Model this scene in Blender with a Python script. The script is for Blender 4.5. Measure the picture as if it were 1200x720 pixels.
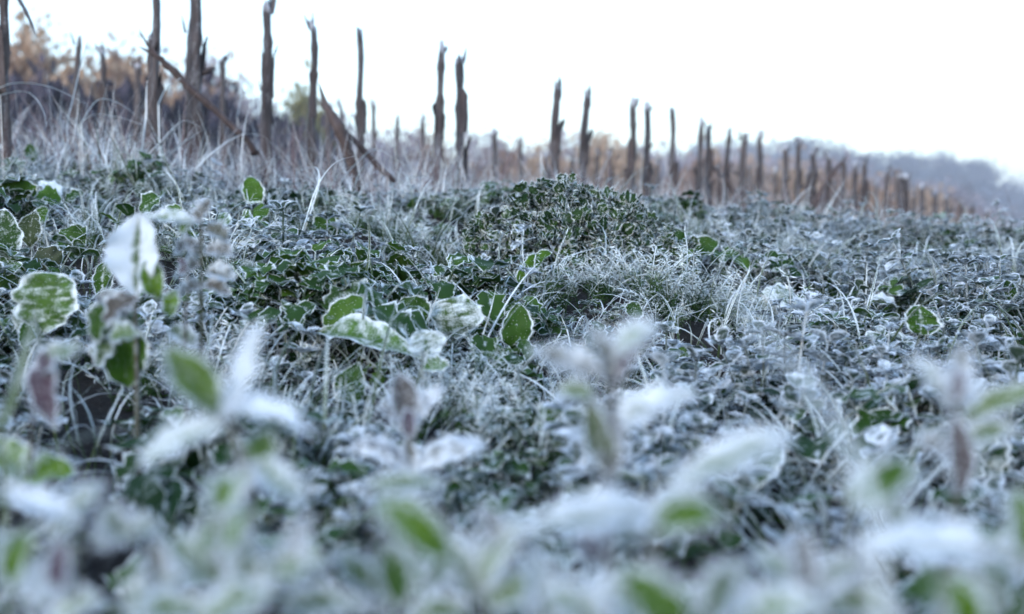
import bpy, math, random
import numpy as np
from mathutils import Matrix, Vector

R = math.radians
rng = np.random.default_rng(11)
random.seed(11)
for o in list(bpy.data.objects):
    bpy.data.objects.remove(o)
sc = bpy.context.scene
C = sc.collection

# ------------------------------------------------------------------ camera, sky, sun, exposure
CAM_Z = 0.17
LENS = 42.0
FPX = 1200 * LENS / 36.0            # focal length in photograph pixels
HORIZON = 280.0                     # row of the horizon in the photograph
PITCH = math.atan((360 - HORIZON) / FPX)
cam = bpy.data.cameras.new('camera')
cam.lens = LENS
cam.sensor_width = 36.0
cam.clip_start = 0.01
cam.clip_end = 5000
cam.dof.use_dof = True
cam.dof.focus_distance = 1.12
cam.dof.aperture_fstop = 5.8
cam.dof.aperture_blades = 7
camo = bpy.data.objects.new('camera', cam)
C.objects.link(camo)
camo.location = (0, 0, CAM_Z)
camo.rotation_euler = (math.pi / 2 - PITCH, 0, 0)
sc.camera = camo

SUN_EL, SUN_AZ = R(20), R(-150)     # azimuth from +Y towards +X: low soft sun behind the camera
w = bpy.data.worlds.new('World')
sc.world = w
w.use_nodes = True
nt = w.node_tree
bg = nt.nodes['Background']
sky = nt.nodes.new('ShaderNodeTexSky')
sky.sky_type = 'NISHITA'
sky.sun_disc = False
sky.sun_elevation = SUN_EL
sky.sun_rotation = SUN_AZ
sky.air_density = 1.1
sky.dust_density = 0.3
sky.ozone_density = 1.6
nt.links.new(sky.outputs['Color'], bg.inputs['Color'])
bg.inputs['Strength'].default_value = 0.15

sun = bpy.data.lights.new('sun', 'SUN')
sun.energy = 0.6
sun.angle = R(16)
sun.color = (1.0, 0.96, 0.91)
suno = bpy.data.objects.new('sun', sun)
C.objects.link(suno)
sd = Vector((math.sin(SUN_AZ) * math.cos(SUN_EL), math.cos(SUN_AZ) * math.cos(SUN_EL), math.sin(SUN_EL)))
suno.rotation_euler = (-sd).to_track_quat('-Z', 'Y').to_euler()

sc.view_settings.view_transform = 'Standard'
sc.view_settings.look = 'None'
sc.view_settings.exposure = 1.9
sc.view_settings.gamma = 1.0
sc.view_settings.use_curve_mapping = False
sc.cycles.max_bounces = 6
sc.cycles.diffuse_bounces = 2
sc.cycles.transmission_bounces = 3
sc.cycles.glossy_bounces = 2
sc.cycles.use_denoising = True

# ------------------------------------------------------------------ pixel -> world
def ray(px, py):
    a, b = (px - 600) / FPX, (360 - py) / FPX
    c, s = math.cos(PITCH), math.sin(PITCH)
    v = Vector((a, c + b * s, -s + b * c))
    return v / v.y
def at(px, py, d):                  # the point seen at a pixel, d metres out along +Y
    return Vector((0, 0, CAM_Z)) + ray(px, py) * d

def soil(x, y):
    x = np.asarray(x, float); y = np.asarray(y, float)
    P = np.interp(y, [-5, .45, .8, 2.4, 3.0, 4.0, 7, 12, 26, 60, 140, 900], [0, 0, .03, .215, .245, .26, .22, -.1, -1.3, -2.2, -3.0, -6])
    T = np.interp(y, [-5, .3, .8, 2.0, 6, 20, 900], [-.03, -.03, -.06, -.105, -.055, -.02, -.01])
    L = 4 + .5 * np.abs(y)
    xe = L * np.tanh(x / L)
    A = np.interp(y, [.25, .5, .9, 2.2, 4, 9, 12], [.003, .012, .024, .030, .02, .02, 0])
    n = (np.sin(x * 13.1 + 1.3 + 1.5 * np.sin(y * 4.1)) * np.cos(y * 9.7 + .8 * np.sin(x * 6)) + .5 * np.sin(x * 27 + y * 19)) * A
    return P + T * xe + n
def soilf(x, y):
    return float(soil(x, y))

# ------------------------------------------------------------------ materials
def nodes(name):
    m = bpy.data.materials.new(name)
    m.use_nodes = True
    n = m.node_tree
    n.nodes.clear()
    out = n.nodes.new('ShaderNodeOutputMaterial')
    return m, n, out
def nd(n, t, **kw):
    x = n.nodes.new(t)
    for k, v in kw.items():
        setattr(x, k, v)
    return x
def lk(n, a, b):
    n.links.new(a, b)
def math_n(n, op, a, b=None, clamp=False):
    x = nd(n, 'ShaderNodeMath', operation=op, use_clamp=clamp)
    for i, v in enumerate((a, b)):
        if v is None: continue
        if isinstance(v, (int, float)): x.inputs[i].default_value = v
        else: lk(n, v, x.inputs[i])
    return x.outputs[0]
def mixc(n, f, a, b):
    x = nd(n, 'ShaderNodeMix', data_type='RGBA')
    if isinstance(f, (int, float)): x.inputs[0].default_value = f
    else: lk(n, f, x.inputs[0])
    for i, v in ((6, a), (7, b)):
        if isinstance(v, tuple): x.inputs[i].default_value = (*v, 1)
        else: lk(n, v, x.inputs[i])
    return x.outputs[2]
def noise(n, scale, detail=2, vec=None, rough=.5):
    x = nd(n, 'ShaderNodeTexNoise')
    x.inputs['Scale'].default_value = scale
    x.inputs['Detail'].default_value = detail
    x.inputs['Roughness'].default_value = rough
    if vec is not None: lk(n, vec, x.inputs['Vector'])
    return x.outputs['Fac']
def ramp(n, f, lo, hi):
    x = nd(n, 'ShaderNodeMapRange', interpolation_type='SMOOTHSTEP')
    lk(n, f, x.inputs[0])
    x.inputs[1].default_value = lo; x.inputs[2].default_value = hi
    return x.outputs[0]

FROST = (.84, .88, .90)
FROST_LILAC = (.78, .82, .88)
def frost_leaf(name, dark, light, toned, bias=0.0, amp=.7, transl=.22, scale=700, frost=FROST):
    m, n, out = nodes(name)
    tc = nd(n, 'ShaderNodeTexCoord'); ob = tc.outputs['Object']
    oi = nd(n, 'ShaderNodeObjectInfo'); rnd = oi.outputs['Random']
    fa = nd(n, 'ShaderNodeAttribute', attribute_name='frost').outputs['Fac']
    ta = nd(n, 'ShaderNodeAttribute', attribute_name='tone').outputs['Fac']
    g = mixc(n, math_n(n, 'MULTIPLY', noise(n, 90, 2, ob), rnd), dark, light)
    g = mixc(n, ta, g, toned)
    nz = noise(n, scale, 3, ob, .7)
    nb = noise(n, 130, 2, ob)
    f = math_n(n, 'ADD', fa, math_n(n, 'MULTIPLY', math_n(n, 'SUBTRACT', nz, .5), amp))
    f = math_n(n, 'ADD', f, math_n(n, 'MULTIPLY', math_n(n, 'SUBTRACT', nb, .5), .6))
    r2 = math_n(n, 'MULTIPLY', math_n(n, 'SUBTRACT', math_n(n, 'FRACT', math_n(n, 'MULTIPLY', rnd, 7.31)), .5), .28)
    f = math_n(n, 'ADD', math_n(n, 'ADD', f, r2), bias)
    f = ramp(n, f, .22, .80)
    col = mixc(n, f, g, frost)
    p = nd(n, 'ShaderNodeBsdfPrincipled')
    lk(n, col, p.inputs['Base Color'])
    p.inputs['Roughness'].default_value = .62
    p.inputs['Specular IOR Level'].default_value = .25
    bp = nd(n, 'ShaderNodeBump'); bp.inputs['Strength'].default_value = .5; bp.inputs['Distance'].default_value = .0006
    lk(n, nz, bp.inputs['Height']); lk(n, bp.outputs[0], p.inputs['Normal'])
    t = nd(n, 'ShaderNodeBsdfTranslucent'); lk(n, col, t.inputs['Color'])
    mx = nd(n, 'ShaderNodeMixShader'); mx.inputs[0].default_value = transl
    lk(n, p.outputs[0], mx.inputs[1]); lk(n, t.outputs[0], mx.inputs[2]); lk(n, mx.outputs[0], out.inputs[0])
    return m

M_LEAF = frost_leaf('frosted_leaf', (.018, .055, .008), (.12, .25, .02), (.085, .05, .065))
M_SPRIG = frost_leaf('frosted_sprig', (.010, .038, .008), (.10, .20, .02), (.06, .05, .07), bias=-.02)
M_NETTLE = frost_leaf('frosted_nettle_leaf', (.010, .036, .012), (.07, .15, .03), (.06, .06, .07), bias=.06, frost=FROST_LILAC)
M_FORE = frost_leaf('hoar_leaf', (.03, .08, .008), (.20, .34, .015), (.10, .06, .085), bias=.0, scale=420, frost=FROST_LILAC)
M_GRASS = frost_leaf('frosted_grass', (.035, .06, .02), (.14, .19, .07), (.22, .17, .11), bias=-.06)
M_MOUND = frost_leaf('dark_curly_leaf', (.014, .040, .010), (.06, .13, .022), (.05, .04, .03), bias=.03)
M_STRAW = frost_leaf('frosted_straw', (.17, .11, .09), (.30, .22, .17), (.15, .075, .075), bias=.06, transl=.1)

def stalk_material():
    m, n, out = nodes('dead_stalk')
    tc = nd(n, 'ShaderNodeTexCoord'); ob = tc.outputs['Object']
    mp = nd(n, 'ShaderNodeMapping'); mp.inputs['Scale'].default_value = (160, 160, 9); lk(n, ob, mp.inputs[0])
    rnd = nd(n, 'ShaderNodeObjectInfo').outputs['Random']
    fa = nd(n, 'ShaderNodeAttribute', attribute_name='frost').outputs['Fac']
    ta = nd(n, 'ShaderNodeAttribute', attribute_name='tone').outputs['Fac']
    st = noise(n, 1, 4, mp.outputs[0], .65)
    c = mixc(n, ramp(n, st, .3, .72), (.026, .019, .020), (.12, .092, .088))
    c = mixc(n, math_n(n, 'MULTIPLY', ramp(n, noise(n, 22, 2, ob), .45, .7), .6), c, (.045, .032, .032))
    c = mixc(n, ta, c, (.10, .045, .035))
    c = mixc(n, math_n(n, 'MULTIPLY', rnd, .25), c, (.16, .12, .11))
    f = ramp(n, math_n(n, 'ADD', fa, math_n(n, 'MULTIPLY', math_n(n, 'SUBTRACT', noise(n, 260, 3, ob, .7), .5), 1.0)), .25, .9)
    c = mixc(n, math_n(n, 'MULTIPLY', f, .75), c, (.62, .62, .66))
    p = nd(n, 'ShaderNodeBsdfPrincipled'); lk(n, c, p.inputs['Base Color']); p.inputs['Roughness'].default_value = .8
    bp = nd(n, 'ShaderNodeBump'); bp.inputs['Strength'].default_value = .6; bp.inputs['Distance'].default_value = .002
    lk(n, st, bp.inputs['Height']); lk(n, bp.outputs[0], p.inputs['Normal'])
    lk(n, p.outputs[0], out.inputs[0])
    return m
M_STALK = stalk_material()

def soil_material():
    m, n, out = nodes('dark_soil')
    tc = nd(n, 'ShaderNodeTexCoord'); ob = tc.outputs['Object']
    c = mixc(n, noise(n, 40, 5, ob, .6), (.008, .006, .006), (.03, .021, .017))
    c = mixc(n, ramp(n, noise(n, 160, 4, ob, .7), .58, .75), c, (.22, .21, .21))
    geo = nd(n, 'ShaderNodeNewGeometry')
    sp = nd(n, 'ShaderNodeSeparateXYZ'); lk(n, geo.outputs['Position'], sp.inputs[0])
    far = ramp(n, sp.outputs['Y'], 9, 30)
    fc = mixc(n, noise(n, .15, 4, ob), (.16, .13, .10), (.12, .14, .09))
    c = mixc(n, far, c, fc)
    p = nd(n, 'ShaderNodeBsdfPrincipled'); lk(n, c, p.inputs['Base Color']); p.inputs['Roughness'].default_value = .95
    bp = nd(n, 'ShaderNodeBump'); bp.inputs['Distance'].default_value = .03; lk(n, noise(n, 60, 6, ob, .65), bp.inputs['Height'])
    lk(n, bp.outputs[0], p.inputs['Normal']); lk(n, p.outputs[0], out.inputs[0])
    return m
M_SOIL = soil_material()

def plain(name, a, b, scale, rough=.85, transl=0.0):
    m, n, out = nodes(name)
    tc = nd(n, 'ShaderNodeTexCoord')
    rnd = nd(n, 'ShaderNodeObjectInfo').outputs['Random']
    f = math_n(n, 'ADD', noise(n, scale, 3, tc.outputs['Object']), math_n(n, 'MULTIPLY', math_n(n, 'SUBTRACT', rnd, .5), .4), True)
    c = mixc(n, ramp(n, f, .3, .7), a, b)
    p = nd(n, 'ShaderNodeBsdfPrincipled'); lk(n, c, p.inputs['Base Color']); p.inputs['Roughness'].default_value = rough
    if transl:
        t = nd(n, 'ShaderNodeBsdfTranslucent'); lk(n, c, t.inputs['Color'])
        mx = nd(n, 'ShaderNodeMixShader'); mx.inputs[0].default_value = transl
        lk(n, p.outputs[0], mx.inputs[1]); lk(n, t.outputs[0], mx.inputs[2]); lk(n, mx.outputs[0], out.inputs[0])
    else:
        lk(n, p.outputs[0], out.inputs[0])
    return m
M_BARK = plain('grey_bark', (.05, .04, .04), (.12, .10, .09), 3)
M_ORANGE = plain('orange_foliage', (.40, .24, .15), (.52, .37, .26), 1.2, transl=.3)
M_RUSSET = plain('russet_foliage', (.32, .20, .15), (.42, .31, .25), 1.2, transl=.3)
M_PALE = plain('pale_bare_twigs', (.36, .30, .33), (.46, .40, .42), 1.2, transl=.25)
M_OLIVE = plain('olive_foliage', (.16, .15, .06), (.27, .23, .10), 1.2, transl=.3)
M_DARK = plain('dark_hedge_twigs', (.030, .026, .042), (.075, .06, .085), 1.5, transl=.1)
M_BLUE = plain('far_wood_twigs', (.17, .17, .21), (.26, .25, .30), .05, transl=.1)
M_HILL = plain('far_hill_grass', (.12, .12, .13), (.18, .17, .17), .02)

# ------------------------------------------------------------------ geometry containers
class G:
    def __init__(s):
        s.v = []; s.f = []; s.fr = []; s.to = []; s.n = 0
    def add(s, v, f, fr, to, M=None):
        v = np.asarray(v, float)
        if M is not None:
            A = np.array(M)
            v = v @ A[:3, :3].T + A[:3, 3]
        s.v.append(v); s.fr.append(np.broadcast_to(np.asarray(fr, float), (len(v),))); s.to.append(np.broadcast_to(np.asarray(to, float), (len(v),)))
        s.f.extend([[i + s.n for i in q] for q in f] if not isinstance(f, np.ndarray) else (f + s.n).tolist())
        s.n += len(v)
    def merge(s, g, M=None, tone=None):
        for v, fr, to in [(np.concatenate(g.v), np.concatenate(g.fr), np.concatenate(g.to))]:
            s.add(v, np.array(g.f, dtype=object) if False else g.f, fr, to if tone is None else np.maximum(to, tone), M)
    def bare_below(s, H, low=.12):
        # frost thins towards the foot, which also paints in the shade between plants
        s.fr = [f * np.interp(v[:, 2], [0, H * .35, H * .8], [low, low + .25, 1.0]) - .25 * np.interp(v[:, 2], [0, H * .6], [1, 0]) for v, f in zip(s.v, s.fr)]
    def mesh(s, name, mat, smooth=True):
        me = bpy.data.meshes.new(name)
        V = np.concatenate(s.v)
        me.from_pydata(V.tolist(), [], s.f)
        for nm, data in (('frost', s.fr), ('tone', s.to)):
            a = me.attributes.new(nm, 'FLOAT', 'POINT')
            a.data.foreach_set('value', np.concatenate(data).astype(np.float32))
        if smooth:
            me.polygons.foreach_set('use_smooth', [True] * len(me.polygons))
        me.materials.append(mat)
        me.update()
        return me

def frame(p, d, up=(0, 0, 1)):
    """matrix with Y along d and Z as near to up as it goes"""
    d = Vector(d).normalized(); up = Vector(up)
    x = d.cross(up)
    if x.length < 1e-4: x = d.cross(Vector((1, 0, 0)))
    x.normalize(); z = x.cross(d)
    M = Matrix(((x.x, d.x, z.x, p[0]), (x.y, d.y, z.y, p[1]), (x.z, d.z, z.z, p[2]), (0, 0, 0, 1)))
    return M

def spikes(g, base, out, n, ln, wd, fr=1.0, to=0.0, M=None, r=rng):
    """n tiny frost needles growing from random rows of base (points) along out (directions)"""
    k = r.integers(0, len(base), n)
    p = base[k]; o = out[k] + r.normal(0, .45, (n, 3))
    o /= np.linalg.norm(o, axis=1)[:, None] + 1e-9
    s = np.cross(o, r.normal(0, 1, (n, 3))); s /= np.linalg.norm(s, axis=1)[:, None] + 1e-9
    L = ln * np.minimum(.3 + r.exponential(.42, (n, 1)), 1.9)
    v = np.empty((n, 3, 3))
    v[:, 0] = p - s * wd * .5; v[:, 1] = p + s * wd * .5; v[:, 2] = p + o * L
    g.add(v.reshape(-1, 3), np.arange(n * 3).reshape(-1, 3), fr, to, M)

def leaf(g, L, W, M=None, rows=8, cols=(-1, -.86, -.45, 0, .45, .86, 1), peak=.45, cren=0, cdepth=.1, fold=.25, bend=.5, ruffle=0.0,
         fin=.22, rim=.95, nsp=60, splen=.0018, spw=.0004, tone=0.0, petiole=0.0, pw=.0016, vein=.35, surf=20, r=rng, blunt=.75, sway=0.0):
    """one leaf blade along +Y with a frosted rim, midrib and needles; petiole runs from 0 to petiole along Y"""
    U = np.linspace(0, 1, rows + 1)
    a = math.log(.5) / math.log(peak)
    prof = np.sin(np.pi * np.clip(U, 0, 1) ** a).clip(0) ** blunt
    prof[0] = .10; prof[-1] = .03
    if cren: prof = prof * (1 + cdepth * np.cos(2 * np.pi * cren * U))
    cols = np.array(cols)
    ph = r.uniform(0, 6.28)
    th = bend * U
    cy = np.concatenate([[0], np.cumsum(np.cos((th[1:] + th[:-1]) / 2) * L / rows)])
    cz = -np.concatenate([[0], np.cumsum(np.sin((th[1:] + th[:-1]) / 2) * L / rows)])
    V = np.zeros((rows + 1, len(cols), 3)); F = np.zeros((rows + 1, len(cols)))
    for j, c in enumerate(cols):
        hw = prof * W / 2
        x = c * hw
        up = abs(c) * hw * fold + ruffle * W * c * c * np.sin(U * 19 + ph + (2.1 if c > 0 else 0))
        V[:, j, 0] = x * math.cos(min(1.2, abs(fold) * .6)) * (1 + .10 * np.sin(U * 5 + ph + c)) + sway * L * U ** 2
        V[:, j, 1] = cy + petiole + up * np.sin(th)
        V[:, j, 2] = cz + up * np.cos(th)
        ac = abs(c)
        F[:, j] = rim if ac > .95 else (fin + .12 if ac > .8 else (vein if ac < .05 else fin))
    inner = np.abs(cols) < .95
    F[:, inner] += r.normal(0, .10, (rows + 1, int(inner.sum()))) + .10 * ((np.arange(rows + 1)[:, None] + np.round(np.abs(cols[inner]) * 3)[None, :]) % 3 == 0)
    V[:, :, 2] += r.normal(0, .012 * W, V.shape[:2]) + .02 * W * ((np.arange(rows + 1) % 2) - .5)[:, None] * (np.abs(cols) > .1)[None, :]
    F[:, ~inner] -= np.abs(r.normal(0, .13, (rows + 1, int((~inner).sum()))))
    F[-1] = rim; F[0] = np.maximum(F[0], .5)
    nc = len(cols)
    f = []
    for i in range(rows):
        for j in range(nc - 1):
            f.append((i * nc + j, i * nc + j + 1, (i + 1) * nc + j + 1, (i + 1) * nc + j))
    g.add(V.reshape(-1, 3), f, F.reshape(-1), tone, M)
    if nsp:
        # rim points, interpolated
        e = []; o = []
        for j, sg in ((0, -1), (nc - 1, 1)):
            P = V[:, j]
            for t in np.linspace(0, 1, 4)[:-1]:
                e.append(P[:-1] * (1 - t) + P[1:] * t)
                o.append(np.tile([sg * .9, .25, .35], (rows, 1)))
        spikes(g, np.concatenate(e), np.concatenate(o), nsp, splen, spw, 1.0, 0, M, r)
    if surf:
        P = V[1:, 1:-1].reshape(-1, 3)
        spikes(g, P, np.tile([0, 0, 1.], (len(P), 1)), surf, splen * .7, spw, 1.0, 0, M, r)
    if petiole > 0:
        tube(g, [(0, 0, 0), (0, petiole * .5, .0), (0, petiole + L * .05, 0)], [pw * .5, pw * .42, pw * .3], 4, .45, tone * .6 + .1, M)
        if nsp:
            P = np.stack([np.zeros(10), np.linspace(0, petiole, 10), np.zeros(10)], 1)
            spikes(g, P, r.normal(0, 1, (10, 3)), max(6, nsp // 5), splen * .8 + pw * .5, spw, 1, 0, M, r)

def tube(g, pts, rad, sides=6, fr=.3, to=0.0, M=None, cap=False):
    pts = [Vector(p) for p in pts]; n = len(pts)
    V = []
    ref = Vector((0.31, .17, .94))
    for i, p in enumerate(pts):
        d = (pts[min(i + 1, n - 1)] - pts[max(i - 1, 0)]).normalized()
        x = d.cross(ref)
        if x.length < .05: x = d.cross(Vector((1, 0, 0)))
        x.normalize(); y = d.cross(x)
        rr = rad[i] if hasattr(rad, '__len__') else rad
        for k in range(sides):
            a = 2 * math.pi * k / sides
            V.append(p + x * (math.cos(a) * rr) + y * (math.sin(a) * rr))
    f = [(i * sides + k, i * sides + (k + 1) % sides, (i + 1) * sides + (k + 1) % sides, (i + 1) * sides + k) for i in range(n - 1) for k in range(sides)]
    if cap:
        f.append(tuple(range(sides - 1, -1, -1))); f.append(tuple((n - 1) * sides + k for k in range(sides)))
    g.add([tuple(v) for v in V], f, fr, to, M)

def arc_path(L, th0, bend, az, n=11, p0=(0, 0, 0), curl=1.6):
    """grass path: leaves the ground at th0 from vertical and bends over by `bend`"""
    u = np.linspace(0, 1, n)
    th = th0 + bend * u ** curl
    s = L / (n - 1)
    rr = np.concatenate([[0], np.cumsum(np.sin(th[:-1]) * s)]); zz = np.concatenate([[0], np.cumsum(np.cos(th[:-1]) * s)])
    return np.stack([p0[0] + rr * math.cos(az), p0[1] + rr * math.sin(az), p0[2] + zz], 1)

def blade(g, path, W, fr=.55, to=0.0, nsp=50, splen=.0015, spw=.00035, M=None, r=rng, vee=.35):
    path = np.asarray(path, float); n = len(path)
    d = np.gradient(path, axis=0); d /= np.linalg.norm(d, axis=1)[:, None] + 1e-9
    s = np.cross(d, [0.05, 0.03, 1.0]); s /= np.linalg.norm(s, axis=1)[:, None] + 1e-9
    s = s + .0 * d
    nrm = np.cross(s, d)
    u = np.linspace(0, 1, n)
    wd = W * .5 * np.minimum(1, (1 - u) * 2.2 + .06) * np.minimum(1, .55 + u * 2)
    V = np.stack([path - s * wd[:, None] + nrm * (wd * vee)[:, None], path, path + s * wd[:, None] + nrm * (wd * vee)[:, None]], 1)
    F = np.tile([min(1, fr + .4), fr * .7, min(1, fr + .4)], (n, 1)) + .15 * u[:, None]
    f = []
    for i in range(n - 1):
        for j in range(2):
            f.append((i * 3 + j, i * 3 + j + 1, i * 3 + 4 + j, i * 3 + 3 + j))
    g.add(V.reshape(-1, 3), f, F.reshape(-1), to, M)
    if nsp:
        t = r.uniform(0, n - 1.001, 60); i = t.astype(int); q = (t - i)[:, None]
        side = r.integers(0, 2, 60) * 2
        P = V[i, side] * (1 - q) + V[i + 1, side] * q
        o = s[i] * (side - 1)[:, None] + [0, 0, .4]
        spikes(g, P, o, nsp, splen, spw, 1, 0, M, r)

# ------------------------------------------------------------------ objects
def tag(o, label, cat, group=None, kind=None):
    if label: o['label'] = label
    if cat: o['category'] = cat
    if group: o['group'] = group
    if kind: o['kind'] = kind
    return o
def obj(name, me, parent=None, M=None):
    o = bpy.data.objects.new(name, me)
    C.objects.link(o)
    if parent is not None: o.parent = parent
    if M is not None: o.matrix_local = M
    return o
def empty(name, loc, rz=0.0, s=1.0):
    o = bpy.data.objects.new(name, None)
    o.empty_display_size = .02
    C.objects.link(o)
    o.location = loc; o.rotation_euler = (0, 0, rz); o.scale = (s, s, s)
    return o
def TRS(p, rx, ry, rz, s):
    return Matrix.Translation(p) @ Matrix.Rotation(rz, 4, 'Z') @ Matrix.Rotation(ry, 4, 'Y') @ Matrix.Rotation(rx, 4, 'X') @ Matrix.Diagonal((s, s, s, 1))

# ------------------------------------------------------------------ ground
def build_ground():
    a = np.linspace(-1, 1, 221); b = np.linspace(-.35, 1, 221)
    X = np.sinh(a * 8.2) * (900 / math.sinh(8.2)); Y = np.sinh(b * 8.2) * (1500 / math.sinh(8.2))
    gx, gy = np.meshgrid(X, Y)
    z = soil(gx, gy)
    V = np.stack([gx, gy, z], -1).reshape(-1, 3)
    n = len(X); i = np.arange(len(Y) - 1)[:, None] * n + np.arange(n - 1)[None]
    q = np.stack([i, i + 1, i + n + 1, i + n], -1).reshape(-1, 4)
    me = bpy.data.meshes.new('ground')
    me.from_pydata(V.tolist(), [], q.tolist())
    me.polygons.foreach_set('use_smooth', [True] * len(me.polygons))
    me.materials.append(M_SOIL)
    o = obj('ground', me)
    tag(o, 'dark bare field soil under the frosted plants', None, kind='structure')
build_ground()

# ------------------------------------------------------------------ far background: hill, wood, trees, hedge
def crown_mesh(name, mat, rx, rz, n, leafsz, r, clumps=26):
    g = G()
    cs = r.normal(0, 1, (clumps, 3)); cs /= np.linalg.norm(cs, axis=1)[:, None]
    cs *= r.uniform(.35, .95, (clumps, 1)) * [rx, rx, rz]
    k = r.integers(0, clumps, n)
    p = cs[k] + r.normal(0, 1, (n, 3)) * [rx * .20, rx * .20, rz * .17]
    a = r.normal(0, 1, (n, 3)); a /= np.linalg.norm(a, axis=1)[:, None]
    b = np.cross(a, r.normal(0, 1, (n, 3))); b /= np.linalg.norm(b, axis=1)[:, None]
    s = leafsz * r.uniform(.5, 1.2, (n, 1))
    V = np.stack([p - a * s, p + b * s * .6, p + a * s, p - b * s * .6], 1).reshape(-1, 3)
    g.add(V, np.arange(n * 4).reshape(-1, 4), 0, 0)
    top = max(.3, float(np.quantile(V[:, 2], .996)))
    s_ = rz / top
    for a_ in g.v: a_[:, 2] *= s_
    return g.mesh(name, mat, False), cs
def trunk_mesh(name, h, rad, cs, r):
    g = G()
    tube(g, [(0, 0, -.3), (.02 * h, 0, h * .3), (-.01 * h, .02 * h, h * .7), (0, 0, h)], [rad, rad * .8, rad * .55, rad * .3], 7)
    for c in cs[:9]:
        e = Vector((c[0], c[1], h + c[2]))
        b = Vector((0, 0, h * r.uniform(.45, .85)))
        tube(g, [b, b.lerp(e, .5) + Vector((0, 0, .08 * h)), e], [rad * .4, rad * .25, rad * .08], 5)
    return g.mesh(name, M_BARK)
def make_tree_kind(mat, rx, rz, h, n, sz, seed):
    r = np.random.default_rng(seed)
    cm, cs = crown_mesh('crown', mat, rx, rz, n, sz, r)
    return cm, trunk_mesh('trunk', h, .045 * h, cs, r), h
TK = {
    'orange': [make_tree_kind(M_ORANGE, 2.0, 2.2, 3.4, 6000, .17, 1), make_tree_kind(M_ORANGE, 2.4, 1.9, 3.0, 6000, .18, 2)],
    'russet': [make_tree_kind(M_RUSSET, 2.1, 2.3, 3.4, 5500, .16, 3), make_tree_kind(M_RUSSET, 1.8, 2.6, 3.6, 5000, .16, 4)],
    'pale': [make_tree_kind(M_PALE, 2.2, 2.4, 3.3, 3600, .13, 5), make_tree_kind(M_PALE, 2.0, 2.1, 3.4, 3200, .13, 6)],
    'olive': [make_tree_kind(M_OLIVE, 1.9, 2.0, 3.2, 5000, .16, 7)],
}
TL = {'orange': 'orange autumn tree beyond the stubble field', 'russet': 'brown russet autumn tree beyond the stubble field',
      'pale': 'pale bare frosted tree beyond the stubble field', 'olive': 'olive green tree beyond the stubble field'}
def tree(kind, px, top, d, wpx, k=0):
    cm, tm, h = TK[kind][k % len(TK[kind])]
    p = at(px, top + (10 if px > 780 else 0), d)
    gz = soilf(p.x, d) - .1
    rz_ = float(np.quantile([v.co.z for v in cm.vertices], .996)); rx_ = float(np.quantile([v.co.x for v in cm.vertices], .985))
    s = (p.z - gz) / (h + rz_)
    sx = 1.45 * wpx / 2 / FPX * d / rx_
    e = empty(kind.replace('orange', 'orange_leaved').replace('pale', 'bare').replace('russet', 'russet_leaved').replace('olive', 'olive_leaved') + '_tree', (p.x, d, gz), random.uniform(0, 6))
    e.scale = (sx, sx, s)
    tag(e, {(60, 34): 'tallest orange autumn tree rising above the dark hedge', (168, 72): 'low orange autumn tree over the hedge beside the snapped stalk', (628, 176): 'orange tree showing just before the peak of the curly mound', (722, 160): 'orange tree seen behind the curly mound slope',
            (20, 60): 'brown russet tree beside the tallest orange tree', (128, 62): 'brown russet tree between the two orange trees above the hedge', (290, 100): 'pale bare tree next to the olive green tree'}.get((px, top), TL[kind]), 'tree', kind + ' trees along the far field edge')
    obj('trunk', tm, e)
    obj('crown', cm, e, Matrix.Translation((0, 0, h)))
for a in [('orange', 60, 34, 30, 90, 0), ('russet', 128, 62, 33, 90, 0), ('orange', 168, 72, 31, 80, 1), ('russet', 20, 60, 29, 70, 1),
          ('pale', 215, 62, 36, 90, 0), ('russet', 250, 76, 37, 70, 1), ('pale', 290, 100, 40, 60, 1), ('olive', 340, 108, 42, 60, 0),
          ('pale', 395, 128, 46, 70, 0), ('pale', 450, 150, 52, 70, 1), ('russet', 500, 160, 55, 60, 0), ('pale', 545, 158, 58, 80, 0),
          ('pale', 600, 165, 62, 90, 1), ('orange', 628, 176, 55, 46, 0), ('pale', 675, 160, 66, 90, 0), ('orange', 722, 160, 60, 60, 1),
          ('pale', 760, 170, 62, 70, 0), ('pale', 800, 165, 70, 90, 1), ('orange', 845, 172, 66, 60, 0), ('pale', 890, 176, 68, 70, 1),
          ('orange', 925, 180, 70, 60, 0), ('pale', 862, 163, 80, 90, 0), ('pale', 950, 172, 82, 100, 1), ('pale', 985, 188, 76, 80, 1),
          ('russet', 1040, 200, 80, 80, 0), ('russet', 815, 178, 58, 60, 0), ('russet', 870, 182, 60, 60, 1), ('orange', 905, 190, 62, 60, 1), ('russet', 955, 192, 66, 70, 0), ('orange', 990, 200, 70, 60, 0), ('russet', 1010, 200, 72, 70, 1), ('orange', 1065, 212, 76, 60, 1), ('russet', 1100, 222, 78, 60, 0), ('russet', 655, 180, 56, 60, 1), ('russet', 585, 178, 56, 60, 0), ('pale', 1085, 205, 86, 80, 0), ('pale', 1130, 225, 84, 70, 1)]:
    tree(*a)

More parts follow.
